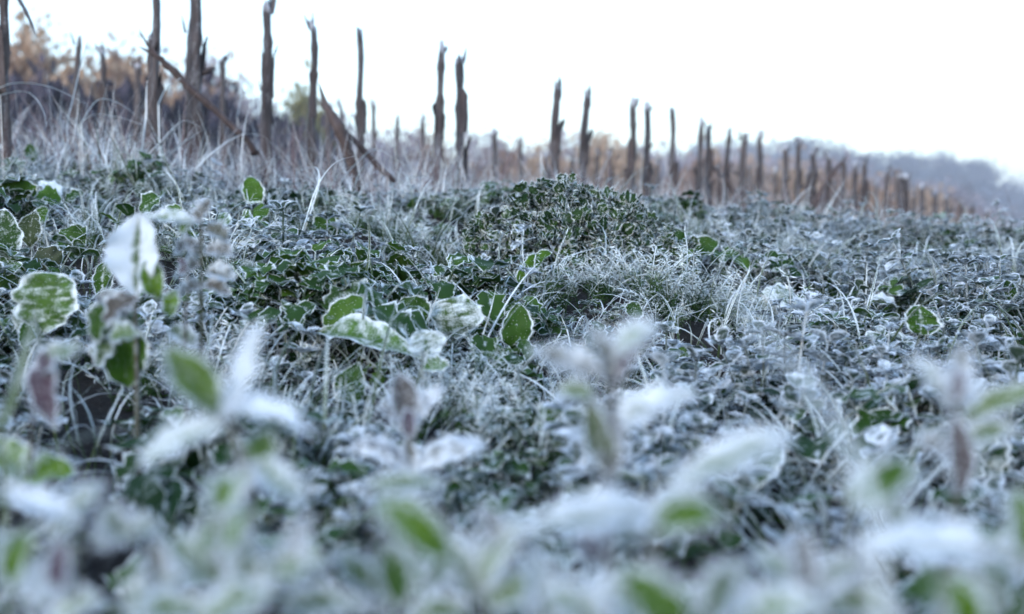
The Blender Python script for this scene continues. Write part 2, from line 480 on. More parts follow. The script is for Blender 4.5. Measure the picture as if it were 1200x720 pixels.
HEDGE = [crown_mesh('twigs', M_DARK, 1.6, 1.1, 5000, .13, np.random.default_rng(40 + i))[0] for i in range(2)]
HST = [trunk_mesh('stem', 1.0, .06, np.random.default_rng(50 + i).normal(0, 1, (9, 3)) * [1, 1, .5], np.random.default_rng(60 + i)) for i in range(2)]
for i, (px, top, d) in enumerate([(15, 92, 20), (60, 84, 21), (105, 88, 21), (150, 92, 22), (200, 100, 23), (245, 108, 23), (290, 124, 24), (335, 140, 25), (385, 150, 27)]):
    p = at(px, top + 14, d)
    gz = soilf(p.x, d)
    e = empty('hedge_bush', (p.x, d, gz - .05), i * 1.3)
    s = (p.z - gz) / 2.15
    e.scale = (.85, .85, s)
    tag(e, 'dark bluish bare bush in the hedge below the orange trees', 'bush', 'dark bushes of the far hedge')
    obj('stem', HST[i % 2], e)
    obj('twigs', HEDGE[i % 2], e, Matrix.Translation((0, 0, 1.05)))

def build_hill():
    r = np.random.default_rng(5)
    # a long wooded rise that ends on the far side of the valley
    prof = [(560, 196), (640, 190), (760, 184), (860, 172), (930, 166), (985, 176), (1040, 188), (1085, 186), (1130, 190), (1165, 205), (1195, 228), (1240, 240), (1400, 250)]
    D0, D1 = 240., 330.
    V = []; top = []
    for px, py in prof:
        c = at(px, py + 14, D1)
        b = at(px, 300, D0)
        top.append(c)
        for t in np.linspace(0, 1, 7):
            q = b.lerp(c, t); q.z = b.z + (c.z - b.z) * (1 - (1 - t) ** 2)
            V.append(tuple(q))
        for t in (.4, 1.0):
            q = c + Vector((0, 120 * t, -(c.z - b.z) * t)); V.append(tuple(q))
    m = 9
    f = [(i * m + j, (i + 1) * m + j, (i + 1) * m + j + 1, i * m + j + 1) for i in range(len(prof) - 1) for j in range(m - 1)]
    g = G(); g.add(V, f, 0, 0)
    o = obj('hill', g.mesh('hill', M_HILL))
    tag(o, 'long low wooded hill on the far side of the valley', None, kind='structure')
    g = G()
    for i in range(len(prof) - 1):
        a0, a1 = np.array(V[i * m:(i + 1) * m]), np.array(V[(i + 1) * m:(i + 2) * m])
        for k in range(22):
            t = r.random(); j = r.random() * 6; jj = int(j)
            q = (a0[jj] * (1 - t) + a1[jj] * t) * (1 - (j - jj)) + (a0[jj + 1] * (1 - t) + a1[jj + 1] * t) * (j - jj)
            n = 170; R_ = r.uniform(2.0, 3.6)
            p = q + [0, 0, R_ * .7] + r.normal(0, 1, (n, 3)) * [R_ * .55, R_ * .55, R_ * .5]
            a = r.normal(0, 1, (n, 3)); a /= np.linalg.norm(a, axis=1)[:, None]
            b = np.cross(a, r.normal(0, 1, (n, 3))); b /= np.linalg.norm(b, axis=1)[:, None]
            s = .5 * r.uniform(.5, 1.2, (n, 1))
            g.add(np.stack([p - a * s, p + b * s * .6, p + a * s, p - b * s * .6], 1).reshape(-1, 3), np.arange(n * 4).reshape(-1, 4), 0, 0)
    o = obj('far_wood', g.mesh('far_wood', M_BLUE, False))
    tag(o, 'bluish bare woodland covering the far hill', 'woodland', kind='stuff')
build_hill()

# ------------------------------------------------------------------ maize stubs
def stub_parts(seed, h=.40, rad=.0115):
    """stalk with joints and a torn top, peeling sheaths, splinters; base at z = 0, top near z = h"""
    r = np.random.default_rng(seed)
    g = G()
    n = 22; sides = 11
    bx, by = r.normal(0, .004, 2)
    nodes_z = np.cumsum(r.uniform(.065, .11, 6)) - .02
    V = []; FR = []; TO = []
    for i in range(n + 1):
        t = i / n; z = -.03 + t * (h + .03)
        bul = sum(math.exp(-((z - q) / .006) ** 2) for q in nodes_z)
        rr = rad * (1.14 - .30 * t + .16 * max(0, t - .86) / .14) * (1 + .30 * bul)
        wob = (math.sin(t * 5 + seed) * .004 + .004 * math.sin(t * 11 + seed * 3)) * (1 - t * .4)
        for k in range(sides):
            a = 2 * math.pi * k / sides
            q = rr * (1 + .10 * math.sin(3 * a + seed + t * 3)) + r.normal(0, .0005)
            zz = z
            if i >= n - 1: zz += r.uniform(-.03, .022) * (i == n); q *= .92
            q *= 1 + .10 * math.sin(t * 23 + seed * 2 + k) * (t > .1)
            V.append((bx * t + wob + q * math.cos(a), by * t + q * math.sin(a), zz)); FR.append(.10 + .5 * (i == n) + .34 * r.random()); TO.append(max(0, .8 - t * 2.0))
    f = [(i * sides + k, i * sides + (k + 1) % sides, (i + 1) * sides + (k + 1) % sides, (i + 1) * sides + k) for i in range(n) for k in range(sides)]
    f.append(tuple(n * sides + k for k in range(sides)))
    g.add(V, f, FR, TO)
    stalk = g.mesh('stalk', M_STALK)
    parts = []
    for q in range(2 + seed % 2):
        g = G()
        z0 = r.uniform(.02, .55) * h; ln = r.uniform(.12, .26) * h * 1.4; a0 = r.uniform(0, 6.28); span = r.uniform(1.6, 3.0)
        m = 8
        V = []
        for i in range(m + 1):
            t = i / m
            flare = .0035 + (.010 * max(0, t - .7) / .3 if q == 0 else .002 * t)
            for k in range(6):
                a = a0 + span * (k / 5 - .5) * (1 - .35 * t)
                rr = rad * (1.14 - .2 * (z0 / h)) + flare + r.normal(0, .0007)
                V.append((rr * math.cos(a), rr * math.sin(a), min(z0 + ln * t, h + .02) - (.02 * abs(k - 2.5) / 2.5 * t)))
        f = [(i * 6 + k, i * 6 + k + 1, (i + 1) * 6 + k + 1, (i + 1) * 6 + k) for i in range(m) for k in range(5)]
        g.add(V, f, .22, .15)
        parts.append(('leaf_sheath', g.mesh('leaf_sheath', M_STALK)))
    for q in range(2 + seed % 2):
        g = G()
        a = r.uniform(0, 6.28); ln = r.uniform(.015, .05); sp = r.uniform(.05, .6)
        p0 = Vector((rad * .75 * math.cos(a), rad * .75 * math.sin(a), h - .015))
        d = Vector((math.cos(a) * sp, math.sin(a) * sp, 1)).normalized()
        tube(g, [p0, p0 + d * ln * .5, p0 + d * ln + Vector((0, 0, -.004 * sp))], [.0052, .0042, .001], 5, .3, 0)
        parts.append(('splinter', g.mesh('splinter', M_STALK)))
    if seed % 3 == 0:
        g = G()
        zz = nodes_z[2]; a = r.uniform(0, 6.28); d = Vector((math.cos(a), math.sin(a), .5))
        p0 = Vector((0, 0, zz)); tube(g, [p0, p0 + d * .022, p0 + d * .034], [.006, .0055, .003], 6, .15, 0, cap=True)
        parts.append(('side_shoot', g.mesh('side_shoot', M_STALK)))
    return stalk, parts
SH = .40
STUBS = [stub_parts(i) for i in range(17)]
def stub(px, top, px0, d, wpx, k, label=None, name='maize_stub', group=None, tag_it=True):
    """px, top: pixel of its torn top; px0: pixel column where it leaves the ground"""
    t = at(px, top, d); b = at(px0, 200, d); gz = soilf(b.x, d)
    b = Vector((b.x, d, gz))
    v = t - b
    s = v.length / SH
    wr = .86 * (wpx / 2 / FPX * d) / .0115
    e = bpy.data.objects.new(name, None); e.empty_display_size = .02; C.objects.link(e)
    M = frame(b, (0, 1, 0), v)                # z near v
    z = v.normalized(); x = Vector((1, 0, 0)); x = (x - z * x.dot(z)).normalized(); y = z.cross(x)
    rot = Matrix(((x.x, y.x, z.x, 0), (x.y, y.y, z.y, 0), (x.z, y.z, z.z, 0), (0, 0, 0, 1)))
    e.matrix_world = Matrix.Translation(b) @ rot @ Matrix.Rotation(k * 2.2, 4, 'Z') @ Matrix.Diagonal((wr, wr, s, 1))
    st, parts = STUBS[k % len(STUBS)]
    obj('stalk', st, e)
    for nm, me in parts: obj(nm, me, e)
    tag(e, label or 'brown maize stub in the distant close-set stretch of the row', 'stalk', group or 'cut maize stubs of the row')
    return e
NEAR = [(4, -60, 4, 1.99, 13, 0), (183, -30, 180, 2.26, 11, 1), (232, -25, 228, 2.34, 17, 2), (315, 8, 313, 2.50, 12, 3), (367, 28, 366, 2.62, 10, 4),
        (424, 38, 424, 2.75, 9, 5), (519, 55, 512, 3.0, 10, 6), (541, 66, 541, 3.08, 12, 7), (653, 98, 649, 3.48, 11, 8), (688, 108, 681, 3.62, 10, 3),
        (743, 120, 738, 3.88, 9, 1), (760, 124, 757, 3.97, 9, 2), (791, 130, 790, 4.15, 8, 4), (823, 143, 817, 4.33, 7.5, 5), (832, 148, 830, 4.39, 7.5, 6),
        (854, 154, 850, 4.54, 6.5, 7), (868, 160, 867, 4.64, 9, 8), (891, 158, 890, 4.8, 7, 0), (922, 172, 920, 5.06, 8, 1), (937, 165, 935, 5.19, 7, 2),
        (954, 178, 950, 5.35, 8, 3), (971, 182, 966, 5.5, 8, 4), (992, 190, 988, 5.7, 7.5, 5), (1003, 192, 1002, 5.85, 7, 6), (1015, 188, 1013, 6.0, 7, 7),
        (1040, 199, 1039, 6.3, 7, 8), (1053, 205, 1052, 6.5, 8, 0), (1062, 207, 1061, 6.6, 9, 1), (1082, 218, 1081, 6.9, 7, 2), (1097, 226, 1096, 7.2, 7, 3),
        (1110, 231, 1109, 7.45, 6, 4), (1126, 236, 1126, 7.8, 6, 5), (1142, 242, 1143, 8.2, 6, 6), (1158, 247, 1158, 8.5, 6, 7), (1176, 253, 1177, 8.9, 6, 8)]
FAR = [(89, 48, 88, 2.96, 8, 3), (120, 58, 119, 3.1, 8, 4), (160, 76, 159, 3.3, 9, 5), (176, 40, 176, 2.5, 9, 6), (219, 32, 220, 2.6, 9, 8), (262, 66, 262, 3.2, 8, 7),
       (307, 102, 306, 3.1, 7, 2), (384, 126, 386, 3.5, 9, 6), (399, 120, 399, 4.0, 5, 0), (437, 121, 437, 4.1, 6, 1), (465, 136, 465, 4.6, 6, 2), (496, 137, 496, 4.6, 6, 3),
       (580, 154, 580, 4.96, 8, 4), (610, 161, 610, 5.5, 6, 5), (700, 176, 700, 6.2, 6, 6), (715, 179, 715, 6.4, 6, 7), (670, 185, 670, 6.0, 5, 0), (771, 190, 771, 6.5, 5, 1),
       (640, 182, 640, 5.6, 5, 3), (843, 192, 843, 6.9, 5, 2), (880, 196, 880, 7.2, 5, 4), (909, 200, 909, 7.4, 5, 5), (945, 206, 945, 7.8, 5, 6), (980, 212, 980, 8, 5, 7), (1028, 216, 1028, 8.6, 5, 8), (1072, 226, 1072, 9, 5, 1)]
NEARL = {0: 'tall stub with a dry torn leaf strip hanging from it', 1: 'tall stub where the snapped dark stalk leans', 2: 'thickest and tallest stub, just past the snapped dark stalk',
         3: 'tall stub with a forked torn top and a side knob', 4: 'tall stub beside the thick blackened leaning stalk', 5: 'lone straight stub beyond the blackened leaning stalk',
         6: 'bent knobbly stub of a close pair beyond the blackened stalk', 7: 'straight dark stub of a close pair beyond the blackened stalk', 8: 'stub rising straight behind the peak of the curly green mound',
         9: 'leaning stub rising behind the curly green mound slope', 10: 'tilted stub of a close pair just past the curly green mound', 11: 'upright stub of a close pair just past the curly green mound', 12: 'single stub standing just past the close pair beyond the mound'}
for i, a in enumerate(NEAR): a = (*a[:5], (i * 5 + a[5]) % 17); stub(*a, label=NEARL.get(i), group='tall stubs at the near end of the row' if i in NEARL else None)
FARL = {0: 'short stub against the orange trees, past the hanging leaf strip', 1: 'short dark stub against the orange trees in front of the hedge', 2: 'short stub just before the snapped dark stalk', 3: 'stub touching the tall stub where the snapped stalk leans',
        4: 'thin stub pressed against the thickest tallest stub', 5: 'short stub at the lower end of the snapped dark stalk', 6: 'low stub at the foot of the fork-topped stub', 7: 'short stub at the top of the blackened leaning stalk', 8: 'thin short stub just past the blackened leaning stalk',
        9: 'thin short stub just past the lone straight stub', 10: 'short thin stub midway between the lone stub and the close pair', 11: 'short stub just before the bent knobbly stub', 12: 'short stub just past the straight dark stub of the pair', 13: 'thin short stub between the close pair and the curly mound'}
for i, a in enumerate(FAR): a = (*a[:5], (i * 3 + a[5]) % 17); stub(*a, label=FARL.get(i, 'short brown maize stub standing behind the taller front row'), group='shorter stubs behind the front row')

def broken_stalk(pts, d, wpx, label):
    g = G()
    P = [at(x, y, d + dd) for x, y, dd in pts]
    base = P[-1].copy()
    Q = []
    for a, b in zip(P[:-1], P[1:]):
        for t in np.linspace(0, 1, 6)[:-1]: Q.append(a.lerp(b, t) - base + Vector(rng.normal(0, .0015, 3)))
    Q.append(P[-1] - base)
    r0 = wpx / 2 / FPX * d
    rad = [r0 * (1 + .25 * (i % 5 == 0)) * (.55 + .45 * min(1, i / 3)) for i in range(len(Q))]
    tube(g, Q, rad, 8, .10, .25, cap=True)
    e = empty('broken_stalk', base)
    obj('stalk', g.mesh('stalk', M_STALK), e)
    g = G()
    a = Q[1]; dr = (Q[0] - Q[2]).normalized()
    for k in range(2):
        tube(g, [a, a + dr * .02 + Vector((0, 0, .006 * (k * 2 - 1))), a + dr * .045 + Vector((.004, 0, .016 * (k * 2 - 1)))], [r0 * .6, r0 * .45, r0 * .1], 5, .2, .1)
    obj('splinter', g.mesh('splinter', M_STALK), e)
    tag(e, label, 'stalk', None)
broken_stalk([(178, 60, 0), (205, 85, .02), (240, 118, .04), (285, 160, .06), (300, 180, .08)], 2.15, 8, 'snapped dark maize stalk slanting down between two tall stubs')
broken_stalk([(384, 126, 0), (396, 150, .0), (410, 185, .02), (420, 225, .03)], 2.2, 13, 'thick blackened maize stalk leaning beside frosted arching grass')
broken_stalk([(398, 148, 0), (425, 176, .03), (462, 214, .05)], 2.22, 7, 'thin snapped stalk forking off the blackened leaning stalk')
broken_stalk([(990, 186, 0), (974, 205, .0), (955, 235, .0), (948, 255, .0)], 5.2, 5, 'thin pale stalk slanting across the receding row of stubs')
broken_stalk([(838, 198, 0), (852, 212, .0), (868, 235, .0), (880, 256, 0)], 4.5, 5, 'thin dark stalk crossing between two stubs of the row')

# the torn strip of leaf hanging from the first stub
g = G()
P = [at(12, -40, 1.97), at(18, -5, 1.97), at(28, 12, 1.96), at(36, 28, 1.96), at(43, 45, 1.95)]
Q = [P[0].lerp(P[1], .5)] + P[1:]
blade(g, [tuple(q - P[0]) for q in Q], .013, .15, .6, 20)
o = obj('hanging_leaf_strip', g.mesh('hanging_leaf_strip', M_STALK)); o.location = P[0]
tag(o, 'dry torn leaf strip hanging from the tall stub beside the orange trees', 'leaf')

# ------------------------------------------------------------------ small plant pieces (shared meshes)
def sprig_nettle(seed, H=.055):
    r = np.random.default_rng(seed); g = G()
    az0 = r.uniform(0, 6.28); lean = r.uniform(0, .25)
    path = arc_path(H, .05, lean, az0, 8)
    tube(g, path, [.0011, .0011, .001, .001, .0009, .0008, .0007, .0006], 5, .4, .4)
    nw = 5
    for k in range(nw):
        t = .18 + .82 * (k / (nw - 1)); i = t * 7; ii = min(6, int(i)); p = path[ii] * (1 - (i - ii)) + path[ii + 1] * (i - ii)
        L = (.019 - .009 * t) * r.uniform(.8, 1.25)
        for q in range(4 if k >= nw - 2 else 2 + (r.random() < .4)):
            a = az0 + k * 1.57 + q * (math.pi if k < nw - 2 else 1.57) + r.normal(0, .3)
            el = r.uniform(-.1, .55) + .35 * (t > .9)
            d = (math.cos(a) * math.cos(el), math.sin(a) * math.cos(el), math.sin(el))
            leaf(g, L, L * r.uniform(.75, .95), frame(p, d), rows=6, cols=(-1, -.72, 0, .72, 1), cren=3, cdepth=.10, fold=r.uniform(.1, .5), bend=r.uniform(.1, 1.0),
                 fin=r.uniform(.05, .5), nsp=16, splen=.0016, spw=.0004, tone=min(1, max(0, t * .9 - .45 + r.normal(0, .15))), surf=4, r=r, petiole=.001, pw=.001)
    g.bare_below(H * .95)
    return g.mesh('sprig', M_NETTLE)
def sprig_clover(seed, H=.05):
    r = np.random.default_rng(seed); g = G()
    for s in range(3):
        a = r.uniform(0, 6.28); path = arc_path(H * r.uniform(.6, 1.1), .15, r.uniform(.2, .6), a, 6)
        tube(g, path, .0006, 4, .5, .1)
        p = path[-1]
        for q in range(3):
            b = a + q * 2.09 + r.normal(0, .15); el = r.uniform(-.1, .5)
            L = r.uniform(.011, .017)
            leaf(g, L, L * .95, frame(p, (math.cos(b) * math.cos(el), math.sin(b) * math.cos(el), math.sin(el))), rows=6, cols=(-1, -.75, 0, .75, 1), peak=.62, fold=.5, bend=.5,
                 fin=r.uniform(.0, .4), nsp=16, splen=.0015, tone=0, surf=4, r=r, blunt=.6)
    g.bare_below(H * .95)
    return g.mesh('sprig', M_SPRIG)
def sprig_feather(seed, H=.05):
    r = np.random.default_rng(seed); g = G()
    for s in range(4):
        a = r.uniform(0, 6.28); path = arc_path(H * r.uniform(.7, 1.2), r.uniform(.1, .5), r.uniform(.4, 1.3), a, 12)
        tube(g, path, .0005, 4, .75, .1)
        for i in range(2, 12):
            for sg in (-1, 1):
                for t in range(2):
                    b = a + sg * r.uniform(.9, 1.6); el = r.uniform(-.3, .9); L = r.uniform(.003, .0085)
                    d = np.array((math.cos(b) * math.cos(el), math.sin(b) * math.cos(el), math.sin(el)))
                    x = np.cross(d, r.normal(0, 1, 3)); x /= np.linalg.norm(x); wv = .0007
                    p = path[i]
                    g.add([p - x * wv * .5, p + x * wv * .5, p + d * L * .6 + x * wv * .6, p + d * L * .6 - x * wv * .6, p + d * L], [(0, 1, 2, 3), (3, 2, 4)], [.3, .3, .75, .75, 1], 0)
                    spikes(g, np.array([p + d * L * .5, p + d * L * .8, p + d * L]), np.tile(d, (3, 1)), 3, .0014, .00035, 1, 0, None, r)
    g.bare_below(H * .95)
    return g.mesh('sprig', M_SPRIG)
def sprig_crumple(seed, H=.05):
    """small crinkled leaves on short stems, edges rolled"""
    r = np.random.default_rng(seed); g = G()
    for s in range(6):
        a = r.uniform(0, 6.28); path = arc_path(H * r.uniform(.5, 1.1), r.uniform(.1, .6), r.uniform(.2, .8), a, 6)
        tube(g, path, .0008, 4, .5, .1)
        for q in range(2):
            b = a + r.normal(0, .9); el = r.uniform(-.4, .6); L = r.uniform(.016, .034)
            leaf(g, L, L * r.uniform(.6, .9), frame(path[-1 - q], (math.cos(b) * math.cos(el), math.sin(b) * math.cos(el), math.sin(el))), rows=8, cols=(-1, -.8, -.4, 0, .4, .8, 1),
                 cren=4, cdepth=.14, fold=r.uniform(-.5, .5), bend=r.uniform(.3, 1.6), ruffle=.10, fin=r.uniform(-.1, .3), nsp=34, splen=.0016, tone=0, surf=6, r=r)
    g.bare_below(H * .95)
    return g.mesh('sprig', M_SPRIG)
def grass_blade(seed, L=.09, W=.0022, mat=None, to=0.0, nsp=55, fr=.5, th=.15, bend=1.4):
    r = np.random.default_rng(seed); g = G()
    blade(g, arc_path(L, th * r.uniform(.5, 1.6), bend * r.uniform(.5, 1.3), 0, 12), W, fr, to, nsp, .0016, .0004, None, r)
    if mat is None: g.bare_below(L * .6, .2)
    return g.mesh('blade', mat or M_GRASS)
def broad_leaf(seed, L, W, pet, fin=.15, cren=9, tone=0.0, mat=None, ruffle=.02, bend=.7, peak=.5, fold=.25, nsp=130, vein=.3, surf=40):
    r = np.random.default_rng(seed); g = G()
    leaf(g, L, W, None, rows=18, cols=(-1, -.84, -.6, -.3, 0, .3, .6, .84, 1), peak=peak, cren=cren, cdepth=.06, fold=fold, bend=bend, ruffle=ruffle, fin=fin, nsp=nsp, splen=.0017,
         spw=.0004, tone=tone, petiole=pet, pw=.0022, vein=vein, surf=surf, r=r, blunt=.7)
    return g.mesh('leaf', mat or M_LEAF)

NETTLE = [sprig_nettle(100 + i, .045 + .006 * i) for i in range(5)]
CLOVER = [sprig_clover(120 + i) for i in range(4)]
FEATHER = [sprig_feather(140 + i) for i in range(4)]
CRUMPLE = [sprig_crumple(160 + i) for i in range(4)]
BLADES = [grass_blade(180 + i, .065 + .014 * i, .0015 + .0002 * (i % 3), bend=[1.2, 1.8, 2.3, 1.5, 2.6, 2.0][i], fr=[.5, .6, .4, .7, .5, .3][i]) for i in range(6)]
BROAD = [broad_leaf(200 + i, .030 + .004 * (i % 4), .020 + .003 * (i % 3), .03 + .006 * (i % 3), fin=[-.05, .05, .3, .5, .1, .4][i], bend=[.5, .9, 1.2, .7, .4, 1.0][i], fold=[.3, .1, -.2, .4, .2, .15][i],
                    ruffle=[.02, .03, .04, .02, .03, .05][i], peak=[.5, .55, .45, .5, .6, .5][i]) for i in range(6)]

KIND = {
    'nettle': ('nettle_plant', 'sprig', NETTLE, 'low frosted dead-nettle clump with scalloped purplish leaves', 'plant', 'frosted dead-nettle clumps in the ground cover'),
    'clover': ('clover_plant', 'sprig', CLOVER, 'low frosted clover with small round leaflets in threes', 'plant', 'frosted clover plants in the ground cover'),
    'feather': ('yarrow_plant', 'sprig', FEATHER, 'feathery finely cut frosted yarrow clump', 'plant', 'feathery frosted clumps in the ground cover'),
    'crumple': ('speedwell_plant', 'sprig', CRUMPLE, 'frosted clump of crinkled small white-edged leaves', 'plant', 'crinkled-leaf clumps in the ground cover'),
    'grass': ('grass_tuft', 'blade', BLADES, 'tuft of short green grass blades white with frost', 'grass tuft', 'frosted green grass tufts in the ground cover'),
    'broad': ('leaf_rosette', 'leaf', BROAD, 'small rosette of oval green leaves edged with frost', 'plant', 'frosted leaf rosettes in the ground cover'),
}
def clump(kind, x, y, s, r, nspr=None):
    nm, pn, meshes, label, cat, grp = KIND[kind]
    e = empty(nm, (x, y, soilf(x, y) - .004), r.uniform(0, 6.28), s)
    tag(e, label, cat, grp)
    n = nspr or {'nettle': 8, 'clover': 7, 'feather': 7, 'crumple': 6, 'grass': 15, 'broad': 6}[kind]
    for i in range(n):
        a = i * 2.4 + r.normal(0, .3); q = math.sqrt((i + .5) / n)
        if kind == 'broad':
            M = Matrix.Translation((0, 0, .004)) @ Matrix.Rotation(a, 4, 'Z') @ Matrix.Rotation(r.uniform(.35, 1.25), 4, 'X')
            sc_ = r.uniform(.7, 1.15); M = M @ Matrix.Diagonal((sc_, sc_, sc_, 1))
        elif kind == 'grass':
            M = TRS((math.cos(a) * q * .018, math.sin(a) * q * .018, 0), 0, r.uniform(-.05, .25), a + r.normal(0, .5), r.uniform(.6, 1.2))
        else:
            M = Matrix.Translation((math.cos(a) * q * .036, math.sin(a) * q * .036, 0)) @ Matrix.Rotation(a, 4, 'Z') @ Matrix.Rotation(q * r.uniform(.1, .6), 4, 'Y') @ Matrix.Rotation(r.uniform(0, 6.28), 4, 'Z')
            sc_ = r.uniform(.75, 1.2); M = M @ Matrix.Diagonal((sc_, sc_, sc_, 1))
        obj(pn, meshes[int(r.integers(len(meshes)))], e, M)
    return e
def zone_kind(x, y, r):
    px = 600 + x / y * FPX
    n = math.sin(x * 7.3 + 2) * math.cos(y * 5.1) + .5 * math.sin(x * 13 + y * 11)
    if px > 760:
        w = [.50, .08, .16, .08, .16, .02]
    elif px < 330:
        w = [.16, .08, .20, .26, .14, .16]
    else:
        w = [.18, .08, .30, .18, .20, .06]
    w = np.array(w)
    for i in range(6):
        w[i] *= math.exp(1.5 * math.sin(x * (9 + i * 1.7) + i * 2.3 + 1.2 * math.sin(y * 5 + i)) * math.cos(y * (7 + i) + i * 1.1))
    w /= w.sum()
    return ['nettle', 'clover', 'feather', 'crumple', 'grass', 'broad'][int(r.choice(6, p=w))]
def in_hole(x, y):
    if .40 < y < .86 and abs(600 + x / y * FPX - 100) < 62: return True
    if ((x - .067) / .14) ** 2 + ((y - 1.46) / .10) ** 2 < 1: return True
    px = 600 + x / y * FPX
    for (hx, hy, hr) in HOLES:
        if (x - hx) ** 2 + (y - hy) ** 2 < hr * hr: return True
    return False
def ground_at(px, py, lift=0.0):
    """where the view ray through a pixel meets the soil raised by lift"""
    rr = ray(px, py); d = .15
    while d < 9:
        p = Vector((0, 0, CAM_Z)) + rr * d
        if p.z <= soilf(p.x, p.y) + lift: return p
        d += .004
    return p
HOLES = []
for hx, hy, hr in [(60, 305, .05), (105, 320, .05), (90, 290, .05), (530, 415, .022), (470, 395, .025), (830, 395, .035), (800, 380, .03),
                   (290, 255, .06), (320, 262, .05), (400, 290, .045), (40, 235, .06), (1045, 378, .04), (300, 420, .03)]:
    p = ground_at(hx, hy, .035)
    HOLES.append((p.x, p.y, hr))
for hd, hpx in ((.44, 95), (.50, 95), (.56, 100), (.62, 100), (.69, 100), (.77, 95)):      # the deep hollow
    HOLES.append(((hpx - 600) / FPX * hd, hd, .062))

def patch(x, y):
    return 1.03 + .27 * math.sin(x * 11 + 1.7 * math.sin(y * 6)) * math.cos(y * 8.5 + x * 3)
def is_cover(x, y):                                       # the weeds end where the stubble begins
    return y < 2.05 + .55 * max(0, x + .4) + .12 * math.sin(x * 5)
r = np.random.default_rng(77)
spots = []
y = .24
while y < 3.3:
    sp = .050 + .017 * y
    hw = .47 * y + .05
    nx = int(2 * hw / sp)
    for i in range(nx):
        x = -hw + (i + .5) * sp + r.normal(0, sp * .25); yy = y + r.normal(0, sp * .2)
        if yy > .2 and is_cover(x, yy) and not in_hole(x, yy): spots.append((x, yy))
    y += sp * .78
THINGS = {}
order = sorted(spots, key=lambda s: s[1])
keep, rest = [], []
cap = {'nettle': 150, 'clover': 60, 'feather': 70, 'crumple': 70, 'grass': 70, 'broad': 60}
for s in order:
    k = zone_kind(*s, r)
    THINGS[k] = THINGS.get(k, 0) + 1
    (keep if THINGS[k] <= cap[k] else rest).append((k, *s))
for k, x, yy in keep:
    clump(k, x, yy, r.uniform(.7, 1.3) * (.86 + .10 * min(yy, 1.4)) * (patch(x, yy) if yy < 1.5 else .92), r)

# everything else of the low growth: one mass, pieces scattered over points
src = bpy.data.collections.new('ground_cover_pieces')       # never linked to the scene: a source only
pieces = NETTLE + CLOVER + FEATHER + CRUMPLE + BLADES
for i, me in enumerate(pieces):
    o = bpy.data.objects.new('piece_%02d' % i, me); src.objects.link(o)
def scatter(name, label, cat, pts, rots, scl, idx, coll):
    me = bpy.data.meshes.new(name)
    me.from_pydata(pts, [], [])
    for nm, tp, data in (('rot', 'FLOAT_VECTOR', np.array(rots, np.float32).ravel()), ('scl', 'FLOAT', np.array(scl, np.float32)), ('pick', 'INT', np.array(idx, np.int32))):
        a = me.attributes.new(nm, tp, 'POINT')
        a.data.foreach_set('vector' if tp == 'FLOAT_VECTOR' else 'value', data)
    o = obj(name, me)
    t = bpy.data.node_groups.new(name, 'GeometryNodeTree')
    t.interface.new_socket('Geometry', in_out='INPUT', socket_type='NodeSocketGeometry')
    t.interface.new_socket('Geometry', in_out='OUTPUT', socket_type='NodeSocketGeometry')
    i_ = t.nodes.new('NodeGroupInput'); o_ = t.nodes.new('NodeGroupOutput')
    m2p = t.nodes.new('GeometryNodeMeshToPoints')
    ci = t.nodes.new('GeometryNodeCollectionInfo'); ci.inputs['Collection'].default_value = coll
    ci.inputs['Separate Children'].default_value = True; ci.inputs['Reset Children'].default_value = True
    io = t.nodes.new('GeometryNodeInstanceOnPoints'); io.inputs['Pick Instance'].default_value = True
    def na(nm, tp):
        x = t.nodes.new('GeometryNodeInputNamedAttribute'); x.data_type = tp; x.inputs['Name'].default_value = nm
        return x.outputs[0]
    t.links.new(i_.outputs[0], m2p.inputs[0]); t.links.new(m2p.outputs[0], io.inputs['Points'])
    t.links.new(ci.outputs[0], io.inputs['Instance'])
    t.links.new(na('pick', 'INT'), io.inputs['Instance Index'])
    e2r = t.nodes.new('FunctionNodeEulerToRotation'); t.links.new(na('rot', 'FLOAT_VECTOR'), e2r.inputs[0]); t.links.new(e2r.outputs[0], io.inputs['Rotation'])
    t.links.new(na('scl', 'FLOAT'), io.inputs['Scale'])
    t.links.new(io.outputs[0], o_.inputs[0])
    md = o.modifiers.new('scatter', 'NODES'); md.node_group = t
    tag(o, label, cat, kind='stuff')
    return o
NP = {'nettle': (0, 5), 'clover': (5, 9), 'feather': (9, 13), 'crumple': (13, 17), 'grass': (17, 23), 'broad': (13, 17)}
pts, rots, scl, idx = [], [], [], []
def piece(k, x, y, s):
    a, b = NP[k]
    pts.append((x, y, soilf(x, y) - .003)); idx.append(int(r.integers(a, b))); scl.append(s)
    rots.append((r.normal(0, .28), r.normal(0, .28), r.uniform(0, 6.28)))
for k, x, yy in rest:
    for q in range(7 if k != 'grass' else 12):
        piece(k, x + r.normal(0, .035), yy + r.normal(0, .035), r.uniform(.75, 1.25) * (.86 + .10 * yy))
y = .2                                                    # low filling between the clumps
while y < 5.5:
    sp = .038 + .016 * y
    hw = .48 * y + .05
    for i in range(int(2 * hw / sp)):
        x = r.uniform(-hw, hw); yy = y + r.normal(0, sp * .3)
        if not is_cover(x, yy): continue
        k = zone_kind(x, yy, r)
        hole = in_hole(x, yy)
        if hole and r.random() < (.85 if x < -.12 and yy < .85 else .3): continue
        piece(k, x, yy, r.uniform(.4, .8) * (.9 + .14 * yy) * (.55 if hole else 1))
    y += sp
for q in range(2600):                                     # single thin blades all through it
    d = .55 + 2.0 * r.random() ** .8; x = r.uniform(-.46, .46) * d
    if is_cover(x, d) and math.sin(x * 8 + 1) * math.cos(d * 6) > -.55 + .5 * r.random(): piece('grass', x, d, r.uniform(.6, 1.15))
